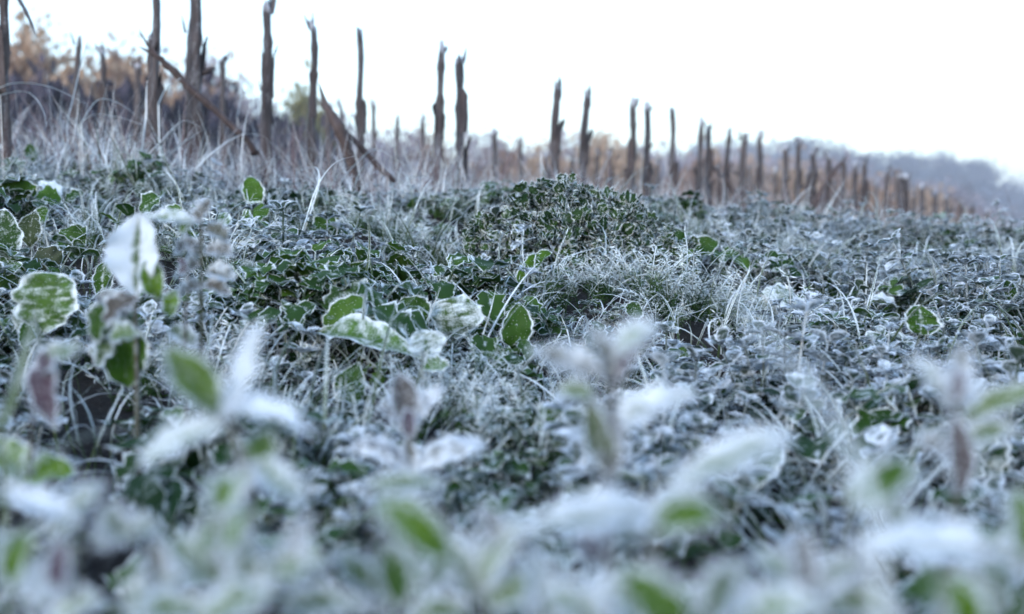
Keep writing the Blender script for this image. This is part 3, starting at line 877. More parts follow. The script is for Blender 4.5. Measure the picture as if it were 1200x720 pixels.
scatter('ground_cover', 'mass of low frosted weeds filling the field between the larger plants', 'ground cover', pts, rots, scl, idx, src)

# ------------------------------------------------------------------ dry frosted weeds among the stubs
DRY = [grass_blade(300 + i, .16 + .03 * (i % 4), .0024, M_STRAW, to=[0, .2, .6, 1, .3, .8][i], nsp=60, fr=[.6, .45, .2, .0, .5, .1][i], th=.2, bend=[1.6, .9, .5, .3, 2.2, .8][i]) for i in range(6)]
src2 = bpy.data.collections.new('dry_weed_pieces')
for i, me in enumerate(DRY):
    o = bpy.data.objects.new('dry_%02d' % i, me); src2.objects.link(o)
pts, rots, scl, idx = [], [], [], []
for q in range(13000):
    d = 2.05 + 7.5 * r.random() ** 1.6
    xr = -.51 + .65 * (d - 2.5)
    x = xr + r.normal(0, .5) * (1 + .12 * d) if r.random() < .75 else r.uniform(-.5, .5) * d
    if abs(x) > .5 * d or is_cover(x, d + .1): continue
    if math.sin(x * 9 + 2) * math.cos(d * 7 + x * 4) < -.2 - .5 * r.random(): continue
    pts.append((x, d, soilf(x, d) - .004)); rots.append((r.normal(0, .35), r.normal(0, .35), r.uniform(0, 6.28)))
    scl.append(r.uniform(.3, .85)); idx.append(int(r.choice(6, p=[.16, .18, .20, .20, .10, .16])))
scatter('dry_weeds', 'reddish brown dry weeds dusted with frost around the maize stubs', 'weeds', pts, rots, scl, idx, src2)

# ------------------------------------------------------------------ single frosted grass stems one can pick out (pixel paths)
def stem_px(pts, wpx, d0, d1, fr=.75, to=0.0, mat=None, label=None, nsp=110, name='frosted_grass'):
    if .55 < d0 < 1.8:                 # foot where the view ray meets the low growth
        dn = ground_at(pts[0][0], pts[0][1], .035).y; d1 += dn - d0; d0 = dn
    P = [at(x, y, d0 + (d1 - d0) * i / (len(pts) - 1)) for i, (x, y) in enumerate(pts)]
    # catmull-rom
    Q = []
    for i in range(len(P) - 1):
        a, b, c, d = P[max(0, i - 1)], P[i], P[i + 1], P[min(len(P) - 1, i + 2)]
        for t in np.linspace(0, 1, 7)[:-1]:
            Q.append(.5 * ((2 * b) + (c - a) * t + (2 * a - 5 * b + 4 * c - d) * t * t + (3 * b - a - 3 * c + d) * t ** 3))
    Q.append(P[-1])
    base = Q[0].copy()
    # rooted: run the foot down to the soil
    gz = soilf(base.x, base.y)
    if base.z > gz + .01: Q = [Vector((base.x, base.y + .004, gz - .003)), Vector((base.x, base.y + .002, (base.z + gz) / 2))] + Q; base = Q[0].copy()
    fr = fr * .72
    g = G()
    dm = (d0 + d1) / 2
    W = wpx / FPX * dm * (.58 if wpx < 10 else 1)
    blade(g, [tuple(q - base) for q in Q], W, fr, to, nsp, .0017 * max(1, dm * .8), .0004 * max(1, dm * .8), vee=.6)
    o = obj(name, g.mesh(name, mat or M_GRASS)); o.location = base
    tag(o, label, 'grass', None, 'thing')
    return o
for pts_, wpx, d0, d1, fr, to, mat, lab in [
    ([(-10, 108), (20, 98), (60, 103), (100, 122)], 5, 1.95, 1.9, .9, .3, M_STRAW, 'white arching grass stem beside the hanging leaf strip'),
    ([(0, 112), (30, 108), (48, 125), (55, 150)], 4, 1.9, 1.9, .8, .5, M_STRAW, 'drooping frosted stem hooked over the dark hedge'),
    ([(78, 150), (88, 108), (98, 65), (108, 28)], 4, 2.1, 2.1, .75, .5, M_STRAW, 'tall straight frosted stem in front of the orange trees'),
    ([(95, 145), (115, 118), (140, 122), (165, 140)], 4, 2.0, 2.0, .85, .3, M_STRAW, 'frosted stem bent sharply over near the hedge'),
    ([(92, 148), (110, 135), (140, 138), (170, 148)], 3.5, 2.0, 1.95, .85, .3, M_STRAW, 'low arched white stem near the hedge'),
    ([(165, 190), (170, 150), (171, 120), (172, 95)], 4, 2.0, 2.0, .8, .2, M_STRAW, 'upright pale frosted stem at the foot of a tall stub'),
    ([(168, 188), (190, 165), (215, 142), (238, 152)], 4.5, 1.95, 2.0, .85, .2, M_STRAW, 'thick pale grass stem folded over below the snapped stalk'),
    ([(190, 190), (215, 168), (238, 152)], 4, 2.0, 2.0, .6, .1, M_STRAW, 'yellowish frosted stem leaning below the snapped stalk'),
    ([(228, 200), (255, 175), (285, 158), (310, 160)], 4, 2.0, 2.1, .8, .3, M_STRAW, 'pale stem leaning over the reddish weeds'),
    ([(278, 140), (283, 118), (285, 95)], 4, 2.4, 2.4, .6, .5, M_STRAW, 'thin upright stem between two tall stubs'),
    ([(185, 125), (195, 105), (212, 92)], 5, 2.1, 2.1, .9, .2, M_STRAW, 'short white bent stem against the snapped stalk'),
    ([(345, 300), (358, 262), (372, 220), (392, 192), (416, 183)], 5, 1.45, 1.5, .9, .1, M_GRASS, 'long frosted grass stem arching beside the blackened stalk'),
    ([(352, 285), (366, 245), (374, 212), (368, 196), (345, 204)], 4, 1.45, 1.5, .9, .1, M_GRASS, 'frosted stem hooking back beside the long arching stem'),
    ([(398, 215), (415, 195), (438, 176), (462, 186), (490, 205)], 4.5, 2.0, 2.0, .9, .2, M_STRAW, 'white stem arching over in front of the leaning blackened stalk'),
    ([(455, 230), (475, 212), (500, 207), (520, 225)], 4, 1.9, 1.9, .9, .2, M_STRAW, 'low white arching stem beyond the leaf mound'),
    ([(545, 260), (550, 228), (555, 205), (559, 188)], 3, 1.35, 1.35, .15, .5, M_GRASS, 'thin dark upright blade beside the curly green mound'),
    ([(555, 292), (560, 255), (562, 228)], 6, 1.25, 1.25, .6, .1, M_GRASS, 'broad pale blade standing beside the curly green mound'),
    ([(562, 420), (578, 385), (598, 350), (618, 322), (632, 308)], 6, .95, 1.0, .85, .0, M_GRASS, 'long frosted blade rising beside the bright oval leaf'),
    ([(560, 425), (566, 395), (575, 365), (582, 335)], 4, .93, .95, .85, .0, M_GRASS, 'thin frosted blade standing beside the long frosted blade'),
    ([(655, 312), (668, 302), (690, 294), (722, 286)], 8, 1.1, 1.14, .6, .0, M_GRASS, 'thick pale green blade lying across below the curly mound'),
    ([(495, 428), (525, 418), (580, 415), (612, 448)], 5, .86, .82, .95, .1, M_GRASS, 'white frosted stem bending down below the bright oval leaf'),
    ([(478, 432), (505, 455), (540, 472), (572, 482)], 5, .80, .78, .8, .0, M_GRASS, 'frosted blade lying across the dark gap'),
    ([(395, 520), (420, 495), (442, 470)], 6, .62, .64, .35, .1, M_GRASS, 'pale green stem rising past the small blurred sprout'),
    ([(452, 300), (470, 315), (490, 330)], 3, 1.1, 1.05, .3, .9, M_GRASS, 'thin dark bent stem among feathery frost'),
    ([(795, 372), (820, 365), (845, 352)], 4, .95, .95, .7, .2, M_GRASS, 'pale yellow stem crossing the dark hollow'),
    ([(790, 360), (815, 372), (842, 388), (860, 395)], 4, .93, .92, .8, .2, M_GRASS, 'frosted stem leaning the other way across the dark hollow'),
    ([(775, 392), (782, 378), (788, 360)], 6, .85, .85, 1.0, .2, M_GRASS, 'short white splintered stem at the edge of the dark hollow'),
    ([(846, 372), (832, 380), (832, 400), (842, 412)], 4, .9, .88, .9, .1, M_GRASS, 'small hooked white stem in the dark hollow'),
    ([(1014, 360), (1015, 330), (1016, 307)], 3, 1.2, 1.2, .9, .1, M_GRASS, 'thin white upright stem among the bluish weeds'),
    ([(940, 370), (942, 340), (941, 320)], 3, 1.1, 1.1, .9, .1, M_GRASS, 'thin frosted stem beside the round frosted leaf'),
    ([(930, 470), (948, 440), (965, 415)], 3.5, .8, .8, .9, .2, M_GRASS, 'slanting white stem beside the long blurred blade'),
    ([(995, 450), (1003, 430), (1008, 412)], 4, .8, .8, .9, .2, M_GRASS, 'short white stem standing above the tangled straw'),
    ([(0, 505), (15, 470), (28, 420), (42, 365)], 13, .42, .45, .25, .0, M_GRASS, 'broad bright green blade at the edge of the dark hollow'),
    ([(1030, 640), (1005, 560), (970, 490), (925, 430), (885, 385), (850, 345)], 17, .19, .22, 1.0, .0, M_GRASS, 'long broad blurred white blade slanting over the weeds'),
    ([(1060, 480), (1062, 450), (1064, 425)], 3, .8, .8, .9, .2, M_GRASS, 'thin white stem above the straw beside the blurred sprout'),
]:
    stem_px(pts_, wpx, d0, d1, fr, to, mat, lab)

# dry tufts at the edge of the stubble, blades picked out
DT = 'tuft of long bent straw-coloured frosted grass at the edge of the stubble'
for i, (px, py, d, s) in enumerate([(45, 165, 2.0, .8), (85, 165, 2.05, .9), (130, 172, 2.0, .9), (180, 182, 2.05, 1.0), (225, 192, 2.1, 1.0), (270, 196, 2.15, .9), (320, 200, 2.2, .9), (365, 204, 2.3, .9),
                                    (420, 210, 2.3, .8), (470, 214, 2.4, .8), (520, 212, 2.5, .8), (600, 212, 2.8, .8), (12, 160, 1.9, .8)]):
    p = at(px, py, d); e = empty('dry_grass_tuft', (p.x, d, soilf(p.x, d) - .004), i * 1.1, s)
    tag(e, DT, 'grass tuft', 'dry frosted tufts along the stubble edge')
    for q in range(13):
        obj('blade', DRY[int(r.choice(6, p=[.25, .25, .15, .05, .2, .1]))], e, TRS((r.normal(0, .03), r.normal(0, .02), 0), 0, r.normal(.1, .25), r.uniform(0, 6.28), r.uniform(.5, 1.05)))

# ------------------------------------------------------------------ the curly green mound
def build_mound():
    r = np.random.default_rng(9)
    c = at(665, 285, 1.45); gz = soilf(c.x, c.y) + .012
    e = empty('curly_leaf_plant', (c.x, c.y, gz))
    tag(e, 'domed mound of dark green curly leaves with frosted edges before the stubs', 'plant')
    K = []
    for i in range(8):
        g = G()
        for q, (ax, oy) in enumerate([(0, .016), (.9, .008), (-.9, .008), (1.3, .0), (-1.3, .0)]):
            L = r.uniform(.015, .026)
            M = Matrix.Translation((0, oy, 0)) @ Matrix.Rotation(ax + r.normal(0, .2), 4, 'Z') @ Matrix.Rotation(r.normal(.1, .5), 4, 'X') @ Matrix.Rotation(r.normal(0, .6), 4, 'Y')
            leaf(g, L, L * r.uniform(.6, .9), M, rows=9, cols=(-1, -.82, -.4, 0, .4, .82, 1), cren=4, cdepth=.2, fold=r.uniform(-.3, .6), bend=r.uniform(.2, 1.8), ruffle=.30, fin=r.uniform(-.3, .2), nsp=54, splen=.002, surf=5, r=r, petiole=.002)
        K.append(g.mesh('leaf', M_MOUND))
    top = at(650, 200, 1.45).z - gz
    for i in range(420):
        a = -math.pi * r.random() if r.random() < .8 else r.uniform(0, 6.28); el = math.asin(r.random() ** .8)
        u = Vector((math.cos(a) * math.cos(el), math.sin(a) * math.cos(el), math.sin(el)))
        q = r.uniform(.80, 1.02)
        lump = 1 + .10 * math.sin(a * 3 + 1) + .08 * math.sin(el * 7 + a)
        p = Vector((u.x * .15 * q * lump, u.y * .09 * q * lump, u.z ** .60 * (top - .016) * q * (.72 + .28 * lump) * (1 - .22 * abs(u.x + .1) ** 1.5)))
        d = (u + Vector(r.normal(0, .55, 3))).normalized()
        obj('leaf', K[i % 8], e, frame(p - d * .018, d, u + Vector(r.normal(0, .5, 3))) @ Matrix.Diagonal((.85,) * 3 + (1,)))
        if i >= 299: break
    g = G()
    for i in range(24):
        a = r.uniform(0, 6.28); d = Vector((math.cos(a) * .09, math.sin(a) * .065, top * r.uniform(.4, .85)))
        tube(g, [(0, 0, 0), d * .5 + Vector((0, 0, .015)), d], [.002, .0016, .001], 5, .2, .2)
    obj('stem', g.mesh('stem', M_MOUND), e)
build_mound()

# ------------------------------------------------------------------ leaves and sprouts placed one by one
def px_leaf(g_name, parent, x0, y0, x1, y1, wpx, d0, d1, fin, tone, mat, roll=0.0, bend=.5, fold=.25, cren=7, ruffle=.02, peak=.5, face=.55, nsp=150, splen=None, seed=0, vein=.3, surf=60, blunt=.7):
    """a leaf from its base pixel to its tip pixel; face 0 lies flat, 1 turns to the viewer"""
    a, b = at(x0, y0, d0), at(x1, y1, d1)
    peak = peak + float(np.random.default_rng(int(x0 * 3 + y1)).uniform(-.1, .06))
    v = b - a; L = v.length * (1 + .04 * bend * bend); W = wpx / FPX * (d0 + d1) / 2
    g = G(); rr = np.random.default_rng(seed + int(x0 * 7 + y0))
    leaf(g, L, W, None, rows=16, cols=(-1, -.84, -.6, -.3, 0, .3, .6, .84, 1), peak=peak, cren=cren, cdepth=.06, fold=fold, bend=bend, ruffle=ruffle, fin=fin, nsp=nsp,
         splen=splen or .0017, spw=.00042, tone=tone, vein=vein, surf=surf, r=rr, blunt=blunt * rr.uniform(.95, 1.35), sway=rr.uniform(-.22, .22))
    up = Vector((0, -face, 1 - face + .15)); 
    M = frame(a, v, up) @ Matrix.Rotation(roll, 4, 'Y') @ Matrix.Rotation(bend * .5, 4, 'X')
    me = g.mesh(g_name, mat)
    if parent is None:
        o = obj(g_name, me, None, M)
    else:
        o = obj(g_name, me, parent, parent_inv(parent) @ M)
    return o, a
def parent_inv(p):
    return Matrix.Translation(-Vector(p.location))
def sprout(name, label, cat, base_px, d, leaves, stem=None, sw=4, mat=None, fine=False):
    """base_px: pixel column/row over the soil at distance d; leaves: dicts for px_leaf; stem: list of pixel paths"""
    p = at(*base_px, d); e = empty(name, (p.x, d, soilf(p.x, d) - .003))
    tag(e, label, cat)
    for i, path in enumerate(stem or []):
        Q = [at(x, y, dd) for x, y, dd in path]
        Q = [Vector((p.x, d, soilf(p.x, d) - .003))] + Q
        pts = []
        for a, b in zip(Q[:-1], Q[1:]):
            for t in (0, .34, .67): pts.append(a.lerp(b, t) - Vector(e.location))
        pts.append(Q[-1] - Vector(e.location))
        g = G(); rr = sw / 2 / FPX * d
        tube(g, pts, [rr * (1 - .4 * k / len(pts)) for k in range(len(pts))], 7, .18, .7)
        PP = np.array([tuple(q) for q in pts]); k = rng.uniform(0, len(PP) - 1.01, 120); ki = k.astype(int); kk = (k - ki)[:, None]
        B = PP[ki] * (1 - kk) + PP[ki + 1] * kk
        spikes(g, B, rng.normal(0, 1, (120, 3)), 110, rr + .002, .0005, 1, 0)
        obj('stem', g.mesh('stem', mat or M_FORE), e)
    for L in leaves:
        kw = dict(fin=.3, tone=0.0, mat=mat or M_FORE, nsp=240, surf=150, splen=.0027 if d < .45 else .0022, ruffle=.09); kw.update(L[1] if len(L) > 1 else {})
        x0, y0, x1, y1, wp = L[0][:5]
        d0 = L[0][5] if len(L[0]) > 5 else d; d1 = L[0][6] if len(L[0]) > 6 else d0
        # foot of each leaf joins the plant by a short stalk
        kw.setdefault('fold', .55); kw['bend'] = kw.get('bend', .5) * 1.25 + .1
        o, a = px_leaf('leaf', e, x0, y0, x1, y1, wp * (.78 if d < .45 else .95), d0, d1, **kw)
        if kw.get('join', True):
            pass
    return e

W_ = dict(fin=.40, tone=.12); LAV = dict(fin=.30, tone=.7); GRN = dict(fin=-.25, vein=-.1); PG = dict(fin=.05); BRN = dict(fin=-.1, tone=.95, vein=0); DKG = dict(fin=-.2, vein=-.2)
def U(*ds, **k):
    o = {}
    for d in ds: o.update(d)
    o.update(k); return o

sprout('frosted_sprout', 'blurred frosty sprout with lilac-grey leaves and an olive stem, below the curly mound', 'plant', (712, 560), .36, [
    ((715, 440, 622, 408, 52), U(LAV, bend=-.5)), ((712, 450, 692, 382, 48), U(LAV, roll=.4)), ((722, 455, 757, 388, 34), U(BRN, roll=-.4, fin=.05)),
    ((722, 505, 815, 462, 58), U(LAV, fin=.5, bend=.7, tone=.25)), ((715, 420, 772, 384, 40), U(W_, bend=.6)), ((712, 555, 684, 468, 42), U(DKG, tone=.4, face=.8)),
    ((715, 560, 735, 490, 36), U(LAV, tone=.6, fin=.25)), ((700, 470, 650, 455, 36), U(W_))], [[(714, 520, .36), (718, 440, .36)]], 11)
sprout('frosted_sprout', 'blurred frosty sprout with spread leaves over a thick brown stem, beside tangled white straw', 'plant', (1120, 575), .36, [
    ((1120, 480, 1126, 404, 48), U(LAV, bend=-.3)), ((1118, 470, 1122, 430, 22, .352), U(BRN)), ((1112, 480, 1062, 428, 44), U(W_, tone=.3, bend=.5)),
    ((1128, 495, 1208, 448, 42), U(W_, tone=.3, bend=.3)), ((1122, 580, 1118, 486, 40, .355), U(BRN, fin=-.15, tone=.8, face=.9, fold=.6)), ((1130, 520, 1190, 500, 36), U(W_)), ((1110, 530, 1075, 520, 34), U(LAV))],
    [[(1121, 520, .36), (1121, 470, .36)]], 12)
sprout('frosted_sprout', 'small lilac sprout with two leaves arching outward like a moustache', 'plant', (482, 590), .50, [
    ((478, 500, 468, 436, 40), LAV), ((486, 495, 514, 450, 30), U(LAV, fin=.55)), ((478, 545, 408, 522, 34), U(LAV, bend=1.4, fold=-.3, fin=.5)), ((490, 548, 570, 516, 38), U(LAV, bend=1.4, fold=-.3, fin=.5)),
    ((480, 515, 484, 480, 20, .495), BRN), ((480, 505, 448, 470, 26), LAV), ((484, 560, 470, 520, 26), LAV)], [[(482, 545, .5), (480, 490, .5)]], 9)
sprout('frosted_sprout', 'big blurred sprout with thick white leaves spread like a propeller', 'plant', (300, 600), .33, [
    ((255, 490, 212, 396, 66), U(W_, fin=.2, bend=.4)), ((268, 480, 312, 380, 38), U(W_, fin=.7, bend=-.3)), ((255, 488, 372, 502, 62), U(W_, fin=.8, bend=.5, face=.35)), ((272, 498, 165, 548, 52), U(W_, fin=.6, bend=.5)),
    ((318, 505, 300, 566, 62, .34), U(DKG, bend=.5)), ((300, 540, 345, 600, 50), U(W_)), ((262, 590, 250, 556, 36, .31), U(GRN)), ((270, 600, 300, 540, 40), U(W_))],
    [[(295, 560, .33), (265, 488, .33)]], 12)
sprout('frosted_sprout', 'blurred broad-leaved sprout with white flat leaf and yellow-green underside', 'plant', (760, 680), .29, [
    ((780, 575, 935, 530, 62), U(W_, fin=.6, bend=.4)), ((772, 602, 622, 655, 74, .29, .27), U(W_, fin=.55, bend=.5)), ((765, 615, 832, 588, 46, .285), GRN), ((700, 660, 680, 625, 40, .30), U(BRN, fin=-.3)),
    ((745, 640, 720, 600, 40, .3), U(W_)), ((640, 740, 625, 640, 44, .27), U(W_, fin=.4)), ((690, 720, 770, 660, 60, .27), U(W_))], [[(765, 640, .29), (775, 590, .29)]], 10)
sprout('frosted_sprout', 'blurred sprout with an arching bright green leaf rimmed in white', 'plant', (470, 700), .33, [
    ((440, 590, 528, 660, 58), U(GRN, bend=.9, rim=1.0) if False else U(GRN, bend=.9)), ((470, 700, 458, 632, 50), U(GRN, face=.8)), ((425, 575, 520, 582, 40, .34), U(W_, bend=.7)), ((500, 690, 560, 640, 44, .32), U(W_)), ((440, 700, 400, 640, 40, .32), U(W_))],
    [[(470, 650, .33), (440, 592, .33)]], 8)
sprout('frosted_sprout', 'blurred pale sprout with green-tinged leaves in front of the thick brown stem', 'plant', (1100, 690), .30, [
    ((990, 590, 1075, 545, 60), U(PG, fin=.15)), ((1198, 640, 1188, 575, 48), GRN), ((1005, 640, 1185, 668, 80, .28), U(W_, fin=.7, bend=.3)), ((1125, 740, 1108, 675, 60, .27), GRN), ((1105, 660, 1110, 600, 34, .3), U(BRN, fin=.1)),
    ((1060, 640, 1030, 580, 44, .3), U(W_)), ((1150, 640, 1200, 680, 60, .28), U(W_))], [[(1104, 650, .3), (1110, 600, .3)]], 10)
sprout('frosted_sprout', 'blurred low sprout with a yellow-green leaf between white ones', 'plant', (745, 760), .25, [
    ((800, 735, 715, 690, 70), U(GRN)), ((700, 740, 640, 680, 60), W_), ((820, 740, 880, 670, 60), W_), ((860, 740, 960, 700, 70), W_)], [[(760, 740, .25), (780, 725, .25)]], 8)
sprout('frosted_sprout', 'blurred sprout with a dark purple hanging leaf among white leaves', 'plant', (90, 720), .30, [
    ((72, 625, 76, 705, 34), U(BRN, fin=-.4, tone=1.0)), ((60, 640, 130, 580, 50), W_), ((100, 610, 0, 590, 34), U(W_, fin=.8)), ((110, 640, 190, 610, 50), W_), ((20, 690, 24, 625, 36), GRN), ((120, 700, 60, 730, 60), W_),
    ((150, 720, 215, 665, 60), W_), ((140, 630, 125, 590, 40), U(PG)), ((90, 690, 30, 680, 50), W_), ((200, 700, 160, 640, 50), LAV)], [[(90, 660, .3), (95, 620, .3)]], 8)
sprout('frosted_sprout', 'blurred white bushy sprout with small green leaf tips below the propeller sprout', 'plant', (280, 740), .28, [
    ((280, 700, 190, 640, 60), W_), ((290, 690, 380, 640, 60), W_), ((300, 720, 300, 610, 56), U(W_, fin=.3)), ((250, 720, 150, 720, 60), W_), ((330, 720, 430, 700, 60), W_), ((240, 660, 270, 600, 34), U(PG)), ((340, 680, 350, 600, 40), LAV),
    ((230, 740, 320, 700, 70, .26), W_)], [[(285, 710, .28), (290, 680, .28)]], 8)
sprout('frosted_sprout', 'blurred white sprout in the gap beside the arching green leaf', 'plant', (560, 740), .29, [
    ((560, 690, 610, 600, 44), U(W_, fin=.4)), ((560, 700, 520, 640, 50), W_), ((570, 710, 650, 680, 60), W_), ((550, 720, 480, 720, 50), W_), ((590, 650, 575, 590, 34), LAV)], [[(560, 700, .29)]], 8)
sprout('frosted_sprout', 'blurred pale sprout low beside the yellow-green leaf', 'plant', (950, 740), .28, [
    ((950, 700, 1010, 640, 50), W_), ((940, 700, 880, 640, 56), U(W_, fin=.3)), ((950, 720, 1050, 700, 60), W_), ((940, 690, 945, 620, 40), LAV), ((930, 720, 850, 700, 50), W_)], [[(945, 700, .28)]], 8)

# leafy frost-furred stems that fill the nearest ground
def fore_sprig(seed, H):
    r = np.random.default_rng(seed); g = G()
    az0 = r.uniform(0, 6.28)
    path = arc_path(H, .05, r.uniform(0, .45), az0, 10)
    tube(g, path, list(np.linspace(.0022, .0011, 10)), 6, .35, .55)
    nw = 7
    for k in range(nw):
        t = .3 + .7 * k / (nw - 1); i = t * 9; ii = min(8, int(i)); p = path[ii] * (1 - (i - ii)) + path[ii + 1] * (i - ii)
        L = (.026 - .014 * t) * r.uniform(.75, 1.2)
        for q in range(2 if k < nw - 1 else 4):
            a = az0 + k * 1.57 + q * (math.pi if k < nw - 1 else 1.57) + r.normal(0, .3); el = r.uniform(-.2, .6) + .3 * (k == nw - 1)
            leaf(g, L, L * r.uniform(.5, .7), frame(p, (math.cos(a) * math.cos(el), math.sin(a) * math.cos(el), math.sin(el))), rows=9, cols=(-1, -.8, -.4, 0, .4, .8, 1), cren=5, cdepth=.1, fold=r.uniform(.1, .8),
                 bend=r.uniform(.2, 1.2), ruffle=.05, fin=r.choice([-.5, -.3, -.05, .2, .35]), nsp=40, splen=.0024, spw=.0005, tone=max(0, min(1, r.normal(.2, .3))), surf=24, r=r, petiole=.003, pw=.0016)
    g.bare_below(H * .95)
    return g.mesh('sprig', M_FORE)
FORE = [fore_sprig(400 + i, .085 + .008 * i) for i in range(5)]
for i in range(30):
    d = .20 + .13 * ((i * .618) % 1)
    px = -30 + 1260 * ((i + .5) / 30) + r.normal(0, 15)
    if min(abs(px - q) for q in (470, 760, 1120, 1190, 20, 800, 1030)) < 26: continue
    x = (px - 600) / FPX * d
    if 40 < px < 170 and d > .27: continue
    e = empty('furred_nettle', (x, d, soilf(x, d) - .003), r.uniform(0, 6.28), r.uniform(.52, .85))
    tag(e, 'blurred frost-furred nettle with paired leaves in the nearest growth', 'plant', 'blurred furred nettles of the nearest growth')
    for q in range(3):
        a = q * 2.1; obj('sprig', FORE[int(r.integers(5))], e, Matrix.Translation((math.cos(a) * .018, math.sin(a) * .018, 0)) @ Matrix.Rotation(a, 4, 'Z') @ Matrix.Rotation(r.uniform(.05, .4), 4, 'Y') @ Matrix.Rotation(r.uniform(0, 6), 4, 'Z') @ Matrix.Diagonal((.95, .95, r.uniform(.75, 1.0), 1)))

# low green leaves with bare blades right under the lens
for lab, bx, by, d, L in [
    ('blurred bare bright green leaf pair rimmed white below the moustache-leaved sprout', 470, 740, .23, [((445, 590, 530, 655, 62), U(GRN, fin=-.35, bend=.8, face=.8)), ((470, 715, 462, 632, 58), U(GRN, fin=-.35, face=.9))]),
    ('blurred bare yellow-green leaf lowest between white sprouts', 760, 760, .21, [((805, 740, 712, 688, 84), U(GRN, fin=-.35, face=.7)), ((700, 750, 660, 700, 50), W_)]),
    ('blurred small yellow-green leaf under the flat white leaf', 800, 690, .25, [((765, 618, 838, 586, 52), U(GRN, fin=-.35, face=.8))]),
    ('blurred green leaf under the brown-stemmed sprout', 1120, 760, .21, [((1140, 745, 1100, 672, 70), U(GRN, fin=-.35, face=.8))]),
    ('blurred olive leaf beside the brown-stemmed sprout', 1035, 680, .25, [((1000, 590, 1072, 548, 56), U(GRN, fin=-.5, face=.8))]),
    ('blurred dark olive leaf beyond the brown-stemmed sprout', 1192, 700, .25, [((1205, 650, 1180, 572, 54), U(GRN, fin=-.7, face=.85))]),
    ('blurred green leaf beside the dark purple hanging leaf', 22, 720, .25, [((14, 690, 26, 615, 44), U(GRN, fin=-.35, face=.85)), ((40, 715, 60, 690, 30), W_)]),
    ('blurred small green leaf below the propeller-leaved sprout', 262, 680, .27, [((255, 600, 270, 556, 40), U(GRN, fin=-.35, face=.85)), ((262, 650, 300, 600, 30), GRN)])]:
    sprout('green_sprout', lab, 'plant', (bx, by), d, [(l[0], U(l[1], nsp=160, surf=40)) for l in L], [[(L[0][0][0], L[0][0][1], d)]], 5)

# hollow at the left with its own leaves
sprout('frosted_leaf_plant', 'dark oval leaves frosted at the rim on the edge of the dark hollow', 'plant', (30, 590), .48, [
    ((20, 560, 88, 562, 46), U(PG, fin=.15)), ((30, 560, -10, 515, 50), U(PG, fin=.3)), ((50, 600, 10, 560, 44), LAV), ((60, 410, 50, 500, 40, .46), U(BRN, fin=.15)), ((50, 440, 95, 400, 40, .46), W_)],
    [[(35, 570, .48), (40, 450, .46)]], 6)
sprout('frosted_leaf_plant', 'tall sprout with one thick white leaf above a bright green one', 'plant', (160, 470), .62, [
    ((160, 345, 152, 250, 66), U(W_, fin=.85, bend=-.3, peak=.6, face=.8, blunt=.5)), ((186, 350, 176, 304, 32), U(GRN, face=.85)), ((150, 455, 148, 362, 66, .63), U(DKG, face=.85)), ((140, 345, 112, 400, 40, .62), U(PG)), ((200, 372, 206, 340, 22), GRN),
    ((125, 380, 165, 350, 40, .6), U(LAV)), ((130, 400, 165, 390, 34, .59), U(W_)), ((200, 385, 225, 410, 26), W_), ((150, 370, 116, 342, 30), LAV), ((115, 430, 140, 400, 40), U(W_, fin=.3))],
    [[(160, 420, .62), (158, 345, .62)]], 8)
sprout('frosted_leaf_plant', 'slender stem stacked with lilac frosted whorls beside the thick white leaf', 'plant', (232, 430), .64, [
    ((235, 262, 165, 262, 22), U(W_, bend=.4)), ((232, 262, 252, 240, 26), LAV), ((240, 268, 268, 282, 26), LAV), ((234, 285, 205, 300, 24), LAV), ((240, 295, 275, 300, 28), LAV), ((236, 312, 205, 322, 26), LAV), ((242, 318, 272, 332, 30), U(LAV, fin=.55)),
    ((236, 335, 270, 345, 24), LAV), ((236, 335, 208, 350, 24), LAV), ((228, 262, 212, 275, 20), U(GRN)), ((236, 300, 215, 285, 20), LAV)], [[(236, 340, .64), (236, 255, .64)]], 5)
sprout('nodding_bud_plant', 'thin purple stem with a dark nodding bud beside the lilac whorls', 'plant', (216, 420), .60, [
    ((218, 312, 206, 306, 9), U(BRN, nsp=20, surf=0)), ((219, 313, 213, 322, 9), U(BRN, nsp=20, surf=0))], [[(217, 372, .6), (222, 335, .6), (218, 312, .6)]], 4)

# broad leaves of the sharp middle ground
def ml(label, x0, y0, x1, y1, w, d, **k):
    dn = ground_at(x0, y0, .042).y; d1 = k.pop('d1', d) + dn - d; d = dn
    p = at(x0, y0, d); gz = soilf(p.x, d)
    e = empty('broad_leaved_plant', (p.x, d + .01, gz - .003)); tag(e, label, 'plant')
    kw = dict(fin=.1, tone=0.0, mat=M_LEAF, cren=11, nsp=320, surf=110, ruffle=.075, splen=.0023); kw.update(k)
    px_leaf('leaf', e, x0, y0, x1, y1, w, d, d1, **kw)
    g = G(); q = p - Vector(e.location)
    tube(g, [(0, 0, 0), q * .55 + Vector((0, .01, 0)), q], [.0016, .0014, .0011], 6, .45, .15)
    B = np.array([tuple(q * t) for t in np.linspace(0, 1, 12)]); spikes(g, B, rng.normal(0, 1, (12, 3)), 40, .003, .0004)
    obj('stem', g.mesh('stem', M_LEAF), e)
    rl = np.random.default_rng(int(x0 * 13 + y0 * 7))
    for i in range(4):                                    # lower leaves of the same plant
        sl = min(1.0, max(.5, w / FPX * d / .026)) * rl.uniform(.6, .95)
        a_ = rl.uniform(0, 6.28)
        obj('leaf', BROAD[int(rl.integers(6))], e, Matrix.Rotation(a_, 4, 'Z') @ Matrix.Rotation(rl.uniform(.15, .8), 4, 'X') @ Matrix.Diagonal((sl, sl, sl, 1)))
